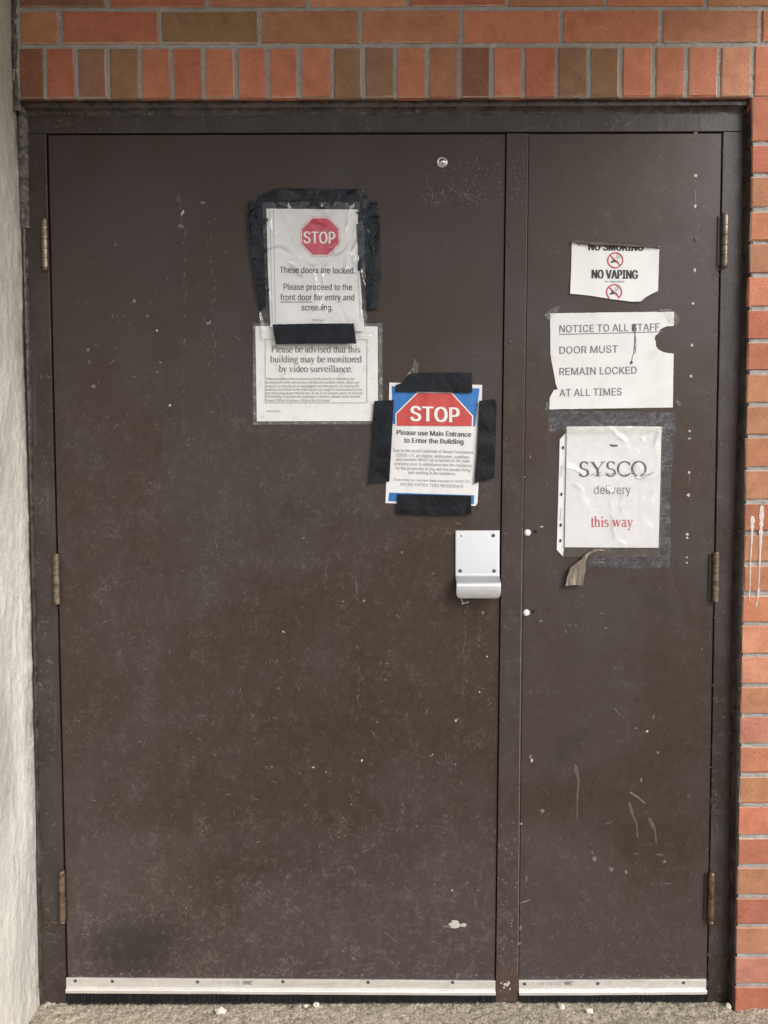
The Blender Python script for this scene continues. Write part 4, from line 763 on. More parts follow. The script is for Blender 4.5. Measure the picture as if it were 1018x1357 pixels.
# ------------------------------------------------------------------ brick wall
OR, LO, RD, BR, DB, TN, PK = (.56, .220, .130), (.62, .285, .180), (.47, .165, .105), (.32, .185, .108), (.28, .130, .08), (.48, .225, .128), (.52, .22, .155)
def jc(c):
    k = random.uniform(.92, 1.08); return tuple(max(.01, x*k*random.uniform(.96, 1.04)) for x in c)
def build_bricks():
    root = thing('brick_wall', (0, YB, ZF), 'orange and brown brick wall with grey mortar around the doorway', 'wall')
    mb = MB(); Z = lambda py: P(509, py, YB).z; X = lambda px, py: P(px, py, YB).x
    def bk(x0, x1, z0, z1, c, jit=.0009):
        g = .0
        mb.box((x0, YB, z0), (x1, .075, z1), 0, random.uniform(.0014, .0028), jc(c), jit, (.55, .46, .38))
    J = .0043
    zr0 = 2.0105; zr1 = Z(59); z2 = Z(11)
    # rowlock course over the frame
    jx = [59, 101, 143, 186, 228, 270, 313, 355, 397, 440, 482, 524, 567, 609, 652, 694, 738, 781, 823, 867, 910, 954, 998]
    cols = [DB, RD, BR, BR, OR, RD, OR, OR, OR, OR, BR, BR, OR, TN, DB, OR, RD, BR, BR, OR, OR, OR, LO]
    xs = [X(26, 100)-J]+[X(a, 96) for a in jx]
    for i in range(len(xs)-1):
        bk(xs[i]+J, xs[i+1]-J, zr0+random.uniform(0, .001), zr1-J-.0015, cols[i])
    x = xs[-1]
    for i in range(14):
        bk(x+J, x+.0713-J, zr0, zr1-J, random.choice([OR, LO, RD, BR])) if i else bk(x+J, x+.19, zr0, zr1-J, OR)
        x += .0713 if i else .195
    # stretcher courses above
    r2 = [79.5, 212, 344.5, 478, 611.5, 744.5, 876.5, 1008.5]; c2 = [TN, RD, BR, RD, OR, OR, LO, RD, TN]
    xs = [X(27, 40)-J]+[X(a, 37) for a in r2]+[X(1141, 37), X(1273, 37), X(1406, 37), X(1538, 37)]; c2 += [OR, BR, RD]
    c2 = [TN, RD, BR, TN, TN, OR, OR, TN, OR, OR, RD, BR]
    for i in range(len(xs)-1): bk(xs[i]+J, xs[i+1]-J, zr1+J, z2-J, c2[i])
    r1 = [142, 274, 408, 541, 672, 803, 936, 1068, 1200, 1333, 1466]; c1 = [DB, RD, TN, LO, RD, TN, OR, TN, OR, BR, RD]
    xs = [X(26, 5)-J]+[X(a, 5) for a in r1]
    H = z2-zr1
    for i in range(len(xs)-1): bk(xs[i]+J, xs[i+1]-J, z2+J, z2+H-J, c1[i])
    z = z2+H; k = 0
    while z < 2.34:
        x = XW+.012+(.11 if k % 2 else 0)
        if k % 2: bk(XW+.012, x-J, z+J, z+H-J, random.choice([OR, RD]))
        while x < 1.55:
            bk(x+J, x+.2215-J, z+J, z+H-J, random.choice([OR, OR, RD, BR, TN, LO])); x += .2215
        z += H; k += 1
    # courses right of the frame
    js = [127.5, 190, 231, 277, 321, 364, 408, 451, 493, 536, 578, 621, 664.5, 706, 747, 786.5, 827, 868, 908, 948, 987.5, 1027, 1067, 1108.5, 1148, 1188, 1227, 1267, 1306, 1345]
    cr = [RD, RD, TN, OR, TN, OR, RD, RD, TN, TN, TN, TN, RD, TN, TN, OR, LO, LO, TN, PK, OR, TN, OR, RD, TN, RD, TN, PK, RD]
    for i in range(len(js)-1):
        zt = P(1010, js[i], YB).z; zb = max(P(1010, js[i+1], YB).z, ZF-.03)
        if i == 0: zt = zr0+J
        x = XJ+random.uniform(-.0008, .0008); first = True
        Ln = .215 if i % 2 else .104
        while x < 1.55:
            x2 = x+Ln; bk(x+(0 if first else J), x2-J, zb+J, zt-J, cr[i] if first else random.choice([OR, RD, TN, LO, BR]), .0012)
            x = x2; first = False; Ln = .2215
    mb.build('brick_face', M['brick'], root)
    # mortar beds: a rough sheet just behind the brick faces
    mm = MB()
    def mort(x0, x1, z0, z1):
        nx, nz_ = max(2, int((x1-x0)/.008)), max(2, int((z1-z0)/.005)); vs = []
        for j in range(nz_+1):
            for i in range(nx+1):
                x = x0+(x1-x0)*i/nx; z = z0+(z1-z0)*j/nz_
                vs.append((x, YB+.0036+.0020*nz(x, z, 90)+.0018*nz(x, z, 26, 3)+.001*nz(x, z, 220, 6), z))
        fs = [(j*(nx+1)+i, j*(nx+1)+i+1, (j+1)*(nx+1)+i+1, (j+1)*(nx+1)+i) for j in range(nz_) for i in range(nx)]
        mm.add(vs, fs)
    mort(XW+.002, 1.0, zr0-.0005, 2.30); mort(XJ+.0035, 1.0, ZF-.02, zr0-.0005)
    mm.box((XW-.0, YB+.0062, zr0+.0015), (1.6, .08, 2.42)); mm.box((XJ+.005, YB+.0062, ZF-.03), (1.6, .08, zr0+.0015))
    o = mm.build('mortar', M['mortar'], root, smooth=False)
    # unseen slab over the doorway, guessed from the shade and sized to cast it
    ov = MB(); ov.box((XW-.22, -.95, 2.42), (1.06, .25, 2.60)); bevel(ov.build('unseen_overhang', M['mortar'], root), .01)
    # two runs of white paint down the bricks
    for pts, w0, w1 in (([(997.5, 684), (997, 706), (995, 740), (994, 775), (993, 800)], 5.5, 1.5), ([(1010, 670), (1008.5, 710), (1006.5, 760), (1005, 790), (1001.5, 806)], 6, 1.5)):
        d = MB(); full = []
        def PB(x, y): return P(x, y, YB-.0004)
        for a, b in zip(pts[:-1], pts[1:]):
            for t in range(8): full.append((a[0]+(b[0]-a[0])*t/8, a[1]+(b[1]-a[1])*t/8))
        vs = []; fs = []
        for i, (x, y) in enumerate(full):
            t = i/len(full); wd = (w0+(w1-w0)*min(1, t*2.2))/2*(1+.8*nz(x, y, .25, 1)+.5*nz(x, y, .7, 4))
            if i == 0: wd *= .6
            for kx, dy in ((-1, 0), (-.5, -.0003), (.5, -.0003), (1, 0)):
                p = P(x+wd*kx, y, YB-.0008); vs.append((p.x, p.y+dy, p.z))
            if i: b = 4*i; fs += [(b-4+k, b-3+k, b+1+k, b+k) for k in range(3)]
        d.add(vs, fs); d.build('paint_drip', M['drip'], root, smooth=True)
    # sealant strip between the bricks and the plaster wall
    s = MB(); vs = []; n = 150
    for i in range(n+1):
        z = 1.985+(2.5-1.985)*i/n
        for k in range(7):
            t = k/6; x = XW-.001+.016*t; b = math.sin(t*math.pi)*.005
            vs.append((x, YB+.006-b-.0035*nz(x*1.0, z, 55, 1)-.002*nz(x, z, 160, 2), z))
    s.add(vs, [(i*7+k, i*7+k+1, (i+1)*7+k+1, (i+1)*7+k) for i in range(n) for k in range(6)])
    s.build('sealant', M['grit'], root, smooth=True)
XJ = .7905
build_bricks()

# ------------------------------------------------------------------ frame
XL, XR, ZT = -.7408, .7392, 1.9478
def bead(mb, A, B, n, ya, yb, bulge, amp, sd, m=8):
    """lumpy strip from pixel polyline A (depth ya) to B (depth yb)"""
    def at(pl, t):
        s = t*(len(pl)-1); i = min(int(s), len(pl)-2); f = s-i
        return pl[i][0]+(pl[i+1][0]-pl[i][0])*f, pl[i][1]+(pl[i+1][1]-pl[i][1])*f
    vs = []
    for i in range(n+1):
        a = P(*at(A, i/n), ya); b = P(*at(B, i/n), yb)
        for k in range(m+1):
            t = k/m; p = a.lerp(b, t); e = math.sin(t*math.pi)
            q = p*1.0
            q.y -= bulge*e + e*(amp*nz(p.x, p.z, 38, sd)+amp*.5*nz(p.x, p.z, 110, sd+3)) + amp*.25*nz(p.x, p.z, 60, sd+7)
            vs.append(q)
    w = m+1
    mb.add(vs, [(i*w+k, i*w+k+1, (i+1)*w+k+1, (i+1)*w+k) for i in range(n) for k in range(m)])
def build_frame():
    root = thing('door_frame', (0, 0, ZF), 'dark brown painted steel frame around the pair of doors', 'door frame')
    yf = -.0015
    a = MB(); a.box((XW+.001, yf, ZF-.01), (XL, .09, ZT)); bevel(a.build('jamb', M['frame'], root), .0015)
    a = MB(); a.box((XR, yf, ZF-.01), (XJ+.03, .09, ZT)); bevel(a.build('jamb', M['frame'], root), .0015)
    a = MB(); a.box((XW+.001, yf, ZT+.0002), (XJ+.03, .09, 2.035)); bevel(a.build('head', M['frame'], root), .0015)
    a = MB()
    a.box((XL+.0003, .047, ZF-.01), (-.70, .088, ZT-.001)); a.box((.70, .047, ZF-.01), (XR-.0003, .088, ZT-.001)); a.box((-.6995, .047, 1.91), (.6995, .088, ZT-.001))
    a.box((.22, .049, ZF+.006), (.33, .086, 1.9095))
    a.build('stop', M['hole'], root)
    mb = MB()
    scratches(mb, 230, 934, 982, 300, 1330, lambda x, y: (.25+.75*(y/1330)**2)*(1 if x < 972-.004*(y-1100) else .1), yf-.0002)
    scratches(mb, 160, 40, 82, 320, 1330, lambda x, y: (.3+.7*(y/1330)**2)*(1 if x < 60+.018*(y-300) else 0), yf-.0002)
    scratches(mb, 60, 40, 960, 155, 173, lambda x, y: .6, yf-.0002)
    face_out(mb); mb.build('paint_scuffs', [M['chip'], M['chip_dim'], M['chip_faint']], root, smooth='keep')
    c = MB(); bead(c, [(984.5, 158), (983, 400), (975.5, 620), (970, 800), (967, 1000), (966, 1200), (964, 1334)], [(1001.5, 131), (997, 400), (990.5, 620), (985.5, 800), (981, 1000), (976, 1200), (972.5, 1336)], 420, yf-.0005, YB+.0030, .009, .0035, 11)
    c.build('caulk', M['caulk'], root, smooth=True)
    c = MB(); bead(c, [(34, 143), (300, 142.5), (600, 141), (990, 139)], [(24, 134), (300, 133.5), (600, 132.5), (1001.5, 130.5)], 520, -.0135, YB+.0155, .0012, .0012, 51, 4); bead(c, [(34, 153), (300, 153.5), (600, 152), (986, 150)], [(34, 143), (300, 142.5), (600, 141), (990, 139)], 520, yf-.0005, -.0135, -.0035, .0026, 21)
    c.build('caulk', M['caulk'], root, smooth=True)
    c = MB(); bead(c, [(37, 142), (38, 220), (39, 302)], [(24, 134), (25, 220), (27.5, 302)], 170, yf-.0005, -.012, .004, .006, 31)
    c.build('sealant', M['grit'], root, smooth=True)
    c = MB(); bead(c, [(36, 300), (42, 520), (48, 800), (54, 1100), (57, 1310), (63, 1332)], [(27.5, 300), (35, 520), (43, 800), (48, 1100), (51, 1310), (52, 1332)], 420, yf-.0005, -.008, .0035, .0034, 41)
    c.build('caulk', M['caulk'], root, smooth=True)
build_frame()

# ------------------------------------------------------------------ hinges
def hinge(parent, px, py0, py1, mat, side, plate=False):
    mb = MB(); top = P(px, py0, 0); bot = P(px, py1, 0); L = top.z-bot.z; r = .0070; yc = -.0068
    n = 5; z = bot.z
    prof = []
    u, v, ax = Vector((1, 0, 0)), Vector((0, 1, 0)), Vector((0, 0, 1))
    tip = .006; kl = (L-2*tip)/n
    prof = [(.002, 0), (r*.75, .0012), (r*.95, tip*.7), (r*.80, tip)]
    for k in range(n):
        a = tip+k*kl; prof += [(r*.80, a+.0004), (r, a+.0012), (r, a+kl-.0012), (r*.80, a+kl-.0004)]
    prof += [(r*.80, L-tip), (r*.95, L-tip*.7), (r*.75, L-.0012), (.002, L)]
    mb.lathe((top.x, yc, z), ax, u, v, prof, 18)
    if plate:
        s = -1 if side > 0 else 1
        pl = MB(); pl.box((top.x-.0135, -.0028, z+tip), (top.x-.004, .002, z+L-tip)); pl.build('hinge_leaf', M['frame'], parent)
    o = mb.build('hinge', mat, parent, smooth=False)
    for p in o.data.polygons: p.use_smooth = True
    o.data.set_sharp_from_angle(angle=math.radians(50))
    return o
def screws(parent, pts, r, y, mat, name='screw', cap=.0012):
    """one round-headed screw, then copies of it"""
    first = None
    for (px, py) in pts:
        p = P(px, py, y)
        if first is None:
            mb = MB(); mb.lathe(p+Vector((0, .002, 0)), Vector((0, -1, 0)), Vector((1, 0, 0)), Vector((0, 0, 1)), [(r, 0), (r, .002), (r*.92, .002+cap*.6), (r*.6, .002+cap), (r*.42, .002+cap), (r*.34, .002+cap*.3), (.0002, .002+cap*.3)], 16)
            first = mb.build(name, mat, parent, smooth=False, org=p)
        else:
            c = first.copy(); COL.objects.link(c); c.parent = parent; c.location = p-ORG[parent.name]
def sweep(parent, pxl, pxr, pyt, pym, holes, texts):
    """aluminium strip with a black brush below"""
    a = P(pxl, pyt[0], 0); b = P(pxr, pyt[1], 0); zt = a.z, b.z; zm = P(pxl, pym[0], 0).z, P(pxr, pym[1], 0).z
    prof = [(-.0002, 0), (-.0030, 0), (-.0034, .06), (-.0034, .62), (-.0024, .66), (-.0024, .68), (-.0075, .73), (-.0088, .78), (-.0088, .97), (-.0078, 1.0), (-.0002, 1.0)]
    mb = MB(); n = 60; vs = []
    for i in range(n+1):
        t = i/n; x = a.x+(b.x-a.x)*t; z1 = zt[0]+(zt[1]-zt[0])*t; z0 = zm[0]+(zm[1]-zm[0])*t
        for (y, f) in prof: vs.append((x, y+.0003*nz(x, f, 12), z1+(z0-z1)*f+.0004*nz(x, y, 25, 3)))
    k = len(prof); fs = [(i*k+j, i*k+j+1, (i+1)*k+j+1, (i+1)*k+j) for i in range(n) for j in range(k-1)]
    fs += [tuple(range(k)), tuple(n*k+j for j in range(k))[::-1]]
    mb.add(vs, fs); o = mb.build('sweep', M['alu_sweep'], parent, smooth=False)
    br = MB(); x = a.x+.002
    while x < b.x-.001:
        t = (x-a.x)/(b.x-a.x); z0 = zm[0]+(zm[1]-zm[0])*t
        wv = random.uniform(.0008, .0022); dx = random.uniform(-.0010, .0010); zb = ZF+.002+random.uniform(0, .0035); y = -.0045+random.uniform(-.0018, .0018); yb = y+random.uniform(-.0025, .002)
        br.add([(x, y, z0+.003), (x+wv, y-.0003, z0+.003), (x+wv+dx, yb-.0003, zb), (x+dx, yb, zb), (x+wv*.5, y+.0022, z0+.003), (x+wv*.5+dx, yb+.0022, zb)], [(0, 1, 2, 3), (1, 4, 5, 2), (4, 0, 3, 5), (3, 2, 5)])
        x += wv*.75
    br.box((a.x+.002, -.0022, ZF+.006), (b.x-.002, -.0006, zm[0]+.002))
    br.build('brush', M['brush'], o)
    screws(o, holes, .0040, -.0034, M['screw'])
    tx = MB()
    for (s, x0, x1, y, c, mi, bold) in texts: put_text(tx, s, x0, x1, y, y, c, -.0048, mi=mi, bold=bold, slant=.12 if mi == 1 else 0)
    letters('lettering', tx, [M['ink_pale'], M['ink_black']], o)

# ------------------------------------------------------------------ doors
DL, DR = -.7370, .7368
S_T, S_B = (.2655, 1.9448), (.2492, .012)      # seam between the leaves: top and bottom
ZD = 1.9452
def build_left():
    root = thing('steel_door', (DL, 0, ZF), 'wide scuffed brown steel door with pull plate, peephole and left hinges', 'door')
    a = MB(); prism(a, [(DL, 0, .010), (S_B[0]-.0012, 0, .010), (S_T[0]-.0012, 0, ZD), (DL, 0, ZD)], 0, .044)
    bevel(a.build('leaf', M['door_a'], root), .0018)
    hinge(root, 60.5, 290, 360, M['hinge'], -1); hinge(root, 76, 733, 801, M['hinge'], -1); hinge(root, 83.5, 1152, 1222, M['rusty'], -1)
    # peephole
    p = P(586, 215, 0); mb = MB()
    mb.lathe(p, Vector((0, -1, 0)), Vector((1, 0, 0)), Vector((0, 0, 1)), [(.0125, 0), (.0125, .0012), (.0108, .0028), (.0090, .0030), (.0084, .0022), (.0074, .0034), (.0050, .0054), (.0025, .0063), (.0003, .0065)], 28)
    o = mb.build('peephole', M['steel'], root, smooth=True)
    # pull plate: flat plate, bent out into a lip
    q0 = P(603.5, 703, -.003); q1 = P(662, 793, -.028); x0, x1 = P(603.5, 750, -.003).x, P(661.8, 750, -.003).x
    zt = q0.z; zb = P(630, 763, -.004).z; z2 = P(630, 776, -.026).z; z3 = P(630, 793, -.028).z
    pr = [(-.0032, zt), (-.0032, zb+.004)]
    for k in range(1, 8):
        t = k/8; s = t*t*(3-2*t); pr.append((-.0032-.0235*s, zb+.004+(z2-zb-.004)*t))
    pr += [(-.0272, z2), (-.0276, z2-.002), (-.0276, (z2+z3)/2), (-.0272, z3)]
    nx = 40; vs = []; k = len(pr); rc = .010
    for i in range(nx+1):
        t = i/nx; x = x0+(x1-x0)*t; d = min(x-x0, x1-x)
        for j, (y, z) in enumerate(pr):
            zz = z
            if d < rc and z-z3 < rc*1.5:
                cut = rc-math.sqrt(max(0, rc*rc-(rc-d)**2)); zz = max(z, z3+cut)
            vs.append((x, y, zz))
    a = MB(); a.add(vs, [(i*k+j, i*k+j+1, (i+1)*k+j+1, (i+1)*k+j) for i in range(nx) for j in range(k-1)])
    o = a.build('pull_plate', M['alu'], root, smooth='keep'); 
    for p_ in o.data.polygons: p_.use_smooth = True
    md = o.modifiers.new('thickness', 'SOLIDIFY'); md.thickness = .0026; md.offset = 0
    md = o.modifiers.new('bevel', 'BEVEL'); md.width = .0008; md.segments = 2; md.limit_method = 'ANGLE'
    screws(o, [(654, 709.5), (610, 756.5), (655, 756.5)], .0042, -.0047, M['screw'])
    screws(o, [(612, 709.5)], .0030, -.0046, M['alu'])
    mb = MB()
    for k_ in range(14):
        x = random.uniform(606, 660); yq = random.uniform(778, 790); p_ = P(x, yq, -.0290); n_ = len(mb.v); rx, rz = random.uniform(.0015, .006), random.uniform(.0003, .0012)
        mb.add([p_+Vector((rx*math.cos(a)*random.uniform(.5, 1.2), 0, rz*math.sin(a)*random.uniform(.5, 1.2))) for a in (0, .9, 1.8, 2.7, 3.6, 4.5, 5.4)], [tuple(range(7))], 0)
    face_out(mb); mb.build('grime', M['smear'], o, smooth='keep')
    sweep(root, 88.5, 656.5, (1295, 1299), (1313.5, 1316.5), [(100, 1300), (149, 1300.5), (262, 1301.5), (375, 1301), (488, 1302), (600, 1302)],
          [('25', 288, 294, 1304, 3, 0, 0), ('05 30 24 18 50', 300, 318, 1304.5, 4, 0, .03), ('HNC', 322, 334, 1305, 5.2, 1, .05)])
    # pale rubs and chips on the paint
    mb = MB()
    rub(mb, [(238, 262), (241, 282), (243, 330), (245, 390), (243, 520)], 3.2, 2); rub(mb, [(279, 278), (278, 330), (283, 380), (281, 500)], 3.4, 2)
    rub(mb, [(243, 290), (244, 340), (245, 380)], 2, 1, .7); rub(mb, [(278, 300), (281, 360), (283, 390)], 2, 1, .8)
    def dl(x, y):
        c = .5+.9*nz(x, y, .016, 3)+.7*nz(x, y, .05, 7)
        band = max(0, min(1, (y-330)/130))*(1 if y < 600 else .75 if y < 1120 else 1.1)
        if y < 620 and x > 330: band *= .12
        if 620 < y < 900 and x > 330: band *= .45
        return max(0, min(1, c*band))
    scratches(mb, 520, 92, 654, 330, 1292, dl)
    for (x, y, rx, ry, mi) in [(242, 282, 1.6, 3.2, 0), (239, 299, 3.5, 2.2, 1), (236, 262, 3.2, 4, 2), (268, 268, 4, 1.4, 1), (208, 438, 1.5, 1.2, 0), (178, 399, 2, 3, 1), (124, 512, 2.4, 2, 1), (117, 463, 2.2, 1.8, 1), (153, 324, 1.8, 1.4, 1), (195, 419, 2, 1.6, 1), (118, 480, 1.2, 2.6, 1), (277, 428, 4, 2, 1), (208, 493, 2, 1.2, 1), (213, 480, 1.8, 1.4, 1), (225, 537, 1.4, 1.6, 0)]:
        blob(mb, x, y, rx, ry, -.0001, mi, random.uniform(-.6, .6))
    for (x, y) in [(402, 713), (532, 732), (482, 797), (454, 797), (483, 795), (400, 805), (575, 760), (375, 837), (377, 838), (512, 879), (510, 901), (506, 930), (500, 957), (370, 912), (368, 913), (415, 1017), (432, 1023), (398, 1025), (476, 1050), (520, 980), (465, 1066), (361, 1016), (605, 955), (607, 953), (645, 870), (635, 917), (570, 1002), (574, 1000), (603, 1013), (480, 1008), (450, 1110), (396, 1088), (552, 1095), (600, 1180), (634, 1180), (576, 1172)]:
        blob(mb, x+random.uniform(-1, 1), y, random.uniform(.7, 1.8), random.uniform(.6, 1.5), -.0001, random.choice([0, 1, 1, 1]), random.uniform(-1.5, 1.5))
    for pts, w in [([(350, 878), (378, 876), (410, 874)], 1.6), ([(432, 742), (433, 770), (431, 800)], 1.3), ([(472, 765), (474, 800)], 1.4), ([(476, 880), (475, 935)], 1.3), ([(618, 800), (616, 850), (613, 930)], 1.2), ([(636, 810), (635, 860)], 1.1), ([(500, 879), (516, 878)], 1.6), ([(592, 1092), (605, 1077)], 1.5), ([(428, 1152), (430, 1180)], 1.2), ([(465, 1148), (470, 1160)], 1.8)]:
        rub(mb, pts, w*1.8, 2, .2)
    for pts, w in [([(535, 1174), (552, 1195)], 2.2), ([(508, 1235), (531, 1252)], 2), ([(480, 1130), (492, 1124)], 2.4), ([(405, 1290), (500, 1276)], 2)]:
        streak(mb, pts, w*.8, w*.4, -.00005, 2, .9)
    blob(mb, 602, 1225, 7, 5, -.0002, 0, .1); blob(mb, 614, 1226, 4, 2, -.0002, 0, .1); blob(mb, 595, 1228, 7, 1.6, -.0001, 1)
    blob(mb, 613.5, 800, 1.4, 1, -.0002, 0); streak(mb, [(611, 794), (614, 799), (619, 799), (622, 797)], 1.5, 1, -.0003, 0); blob(mb, 640, 812, 1.5, 2.4, -.0002, 1)
    # rubbed patch under and beside the peephole
    for k in range(1):
        for pts in [([(563, 262), (566, 270), (561, 272)]), ([(572, 250), (574, 262), (570, 270)]), ([(586, 252), (590, 262), (596, 271)]), ([(596, 254), (600, 250), (606, 256), (612, 262)]), ([(566, 247), (573, 252)]), ([(607, 252), (620, 262), (634, 270)]), ([(575, 268), (592, 267)]), ([(566, 238), (566, 228)]), ([(614, 256), (624, 258), (636, 262)])]:
            streak(mb, pts, 1.8, .9, -.0001, 2, .9)
    for k in range(150):
        x = random.gauss(632, 26); y = random.gauss(225, 26)
        if 556 < x < 669 and 182 < y < 285: blob(mb, x, y, random.uniform(.5, 1.5), random.uniform(.4, 1.0), -.0001, random.choice([1, 2, 2]), random.uniform(-1, 1), 7)
    for k in range(60):
        x = random.uniform(565, 645); y = random.gauss(262, 8); blob(mb, x, y, random.uniform(.5, 1.8), random.uniform(.4, 1.0), -.0001, random.choice([1, 2, 2]), random.uniform(-1, 1), 7)
    # crusty line of old paint over the sweep
    for k in range(240):
        x = random.uniform(92, 655); d = random.expovariate(.35); blob(mb, x, 1294-d, random.uniform(.6, 2.0), random.uniform(.4, 1.1), -.0001, random.choice([1, 2, 2, 2]), random.uniform(-1, 1), 7)
    face_out(mb); mb.build('paint_scuffs', [M['chip'], M['chip_dim'], M['chip_faint'], M['hole']], root, smooth='keep')
build_left()

def build_right():
    root = thing('steel_door', (DR, 0, ZF), 'narrow brown steel door with two white bolt heads and right hinges', 'door')
    a = MB(); prism(a, [(S_B[0]+.0030, 0, .008), (DR, 0, .008), (DR, 0, ZD), (S_T[0]+.0030, 0, ZD)], 0, .044)
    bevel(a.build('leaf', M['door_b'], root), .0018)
    # cover strip along the seam
    a = MB(); zb = ZF+.004
    prism(a, [(S_B[0]+.0002, 0, zb), (S_B[0]+.0012+.0500, 0, zb), (S_T[0]+.0012+.0460, 0, ZD-.001), (S_T[0]+.0002, 0, ZD-.001)], -.0040, -.0002)
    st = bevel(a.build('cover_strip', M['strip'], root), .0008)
    screws(st, [(680, 192), (676.5, 325), (675, 453), (670, 582), (669.5, 709), (668, 831), (666, 955), (664, 1074), (662, 1195)], .0042, -.0040, M['strip'], cap=.0014)
    mb = MB()
    prism_pts = [(659, 1280), (668, 1283), (679, 1279), (685, 1284), (685, 1327), (659, 1327)]
    add_sheet(mb, prism_pts, -.0042, flat, 4, 1, 1.5); 
    for (x, y, rx, ry) in [(671, 1305, 3.6, 2.2), (674, 1303, 1.8, 2.6), (668, 1309, 1.5, 1), (664, 1303, 1.6, .9), (676, 1311, 1, 1.4)]: blob(mb, x, y, rx, ry, -.0045, 0, random.uniform(-.4, .4))
    for k in range(70):
        y = random.uniform(1090, 1325); x = random.uniform(660, 685); blob(mb, x, y, random.uniform(.5, 1.6), random.uniform(.4, 1.5), -.0041, random.choice([2, 2, 3]), random.uniform(-1, 1), 7)
    for k in range(70):
        y = random.gauss(225, 25); x = random.uniform(676, 697)
        if y > 185: blob(mb, x, y, random.uniform(.5, 1.4), random.uniform(.4, 1.0), -.0041, random.choice([2, 3, 3]), random.uniform(-1, 1), 7)
    for a_, b_ in (((692.3, 700), (690, 880)), ((690, 880), (686.2, 1290))): streak(mb, [a_, b_], .8, 1.0, -.0042, 2, .9)
    streak(mb, [(699.6, 185), (692.4, 690)], .6, .6, -.0042, 3, .9)
    face_out(mb); mb.build('paint_scuffs', [M['chip'], M['rust_patch'], M['chip_dim'], M['chip_faint']], st, smooth='keep')
    hinge(root, 959.5, 283, 356, M['hinge'], 1, True); hinge(root, 947.5, 731, 798, M['hinge'], 1, True); hinge(root, 941.5, 1154, 1222, M['rusty'], 1, True)
    first = None
    for (px, py) in ((699, 706), (697.5, 812)):
        p = P(px, py, 0); mb = MB()
        mb.lathe(p, Vector((0, -1, 0)), Vector((1, 0, 0)), Vector((0, 0, 1)), [(.0078, 0), (.0076, .0012), (.0066, .0032), (.0045, .0046), (.0022, .0052), (.0003, .0053)], 22)
        mb.build('bolt', M['bolt'], root, smooth=True, org=p)
    for (px, py) in ((709.5, 704.5), (706.5, 810.5)):
        p = P(px, py, 0); mb = MB(); mb.lathe(p, Vector((0, -1, 0)), Vector((1, 0, 0)), Vector((0, 0, 1)), [(.0040, 0), (.0038, .0003), (.0004, .0003)], 16)
        mb.build('bolt_hole', M['hole'], root, org=p)
    sweep(root, 687.5, 935.5, (1298.5, 1297), (1316.5, 1315), [(695.5, 1304), (792.5, 1303.5), (906, 1302.5)],
          [('25', 715, 721, 1305.5, 3, 0, 0), ('05 30 24 18 50', 726, 744, 1305.5, 4, 0, .03), ('HNC', 748.5, 759, 1306, 5.2, 1, .05)])
    mb = MB()
    for (x, y, rx, ry, mi) in [(922, 176, 3, 1.5, 1), (921.5, 181, 1, 3.5, 2), (922, 232.5, 2.2, 2, 0), (922, 241, 1, 1.8, 1), (921.5, 273.5, 1.8, 2.8, 0), (921, 318, 1, 3, 3), (921, 358, 1.4, 2.2, 0), (918.5, 402, 2.2, 1.4, 0), (917, 458, 1.6, 2, 0), (916, 498, 1.5, 2, 0), (914, 571, 1.6, 1.5, 0), (914, 581, 2, .9, 0), (913.5, 626.5, 1.5, 2, 0), (912.5, 656, 2, 1.7, 0), (911, 708, 1.9, 1.8, 0), (911, 713, 1.3, 1.8, 0), (910.5, 738.5, 1, 1, 0), (910, 746, 1.6, 1, 0), (930, 860, 1, 1, 1),
                             (718, 698, 2, .9, 0), (690, 594, 2.6, 1.3, 1), (703, 605, 1, 2.5, 1), (695, 632, 2, 1, 1), (725, 643, .9, 1.4, 1), (686, 768, 1.8, 6, 2), (692, 765, 1.4, 7, 2), (772, 789, 1.1, .9, 1), (690, 821, 1, 1.4, 1), (717, 823, 2.2, 1.6, 1), (750, 837, 1, 2, 1), (803, 832, 2, 1, 1), (798, 813, 4, .9, 2), (690, 835, 1, 1.4, 0), (688, 870, .9, 1.4, 0), (816, 885, 1, 1, 1), (688, 955, 1, 2, 0), (866, 950, 1, 3, 1), (843, 965, 1.6, 1.2, 1), (858, 969, 1.6, 1.3, 0), (872, 997, 1.2, 2.4, 1), (705, 1008, 1.6, 2.6, 0), (703, 1003, 1.6, 2.6, 1), (691, 1092, 1.2, 1.2, 0), (719, 1075, 3, 2.2, 1), (850, 1034, 1.4, 2.6, 1), (912, 1056, 1, 1, 1), (788, 1138, 3.2, 2.8, 1), (785, 1130, 1, 2.4, 1), (810, 1152, 2.4, 3.2, 1), (830, 1156, 2, 3.2, 1), (881, 1142, 2.4, 1.6, 1), (874, 1133, 6, 1.4, 2), (698, 1164, 1, 4, 1), (806, 1091, 6, .8, 2), (695, 1195, 8, .8, 1), (690, 1230, 2, 3, 1), (689, 1250, 2, 2, 1)]:
        blob(mb, x, y, rx, ry, -.0002, mi, random.uniform(-.3, .3))
    streak(mb, [(921.5, 252), (922, 262), (921.5, 272)], 1.1, 1.2, -.0001, 1); streak(mb, [(914, 630), (914, 642)], .9, .6, -.0002, 1)
    for pts in ([(762, 1014), (764, 1022), (767, 1034), (765, 1060), (765, 1085)], [(833, 1062), (836, 1072), (839, 1081), (844, 1092), (845, 1110)], [(859, 1082), (864, 1092), (868, 1100), (870, 1118)]):
        hx, hy = pts[1]; blob(mb, hx, hy, 2.4, 10, -.0001, 2, -math.atan2(pts[2][0]-pts[0][0], pts[2][1]-pts[0][1]), 16, .18); streak(mb, pts[1:], 2.8, 1.5, -.0002, 2, .5)
    streak(mb, [(835, 1050), (845, 1056), (855, 1065)], 2.2, 1.6, -.0002, 1)
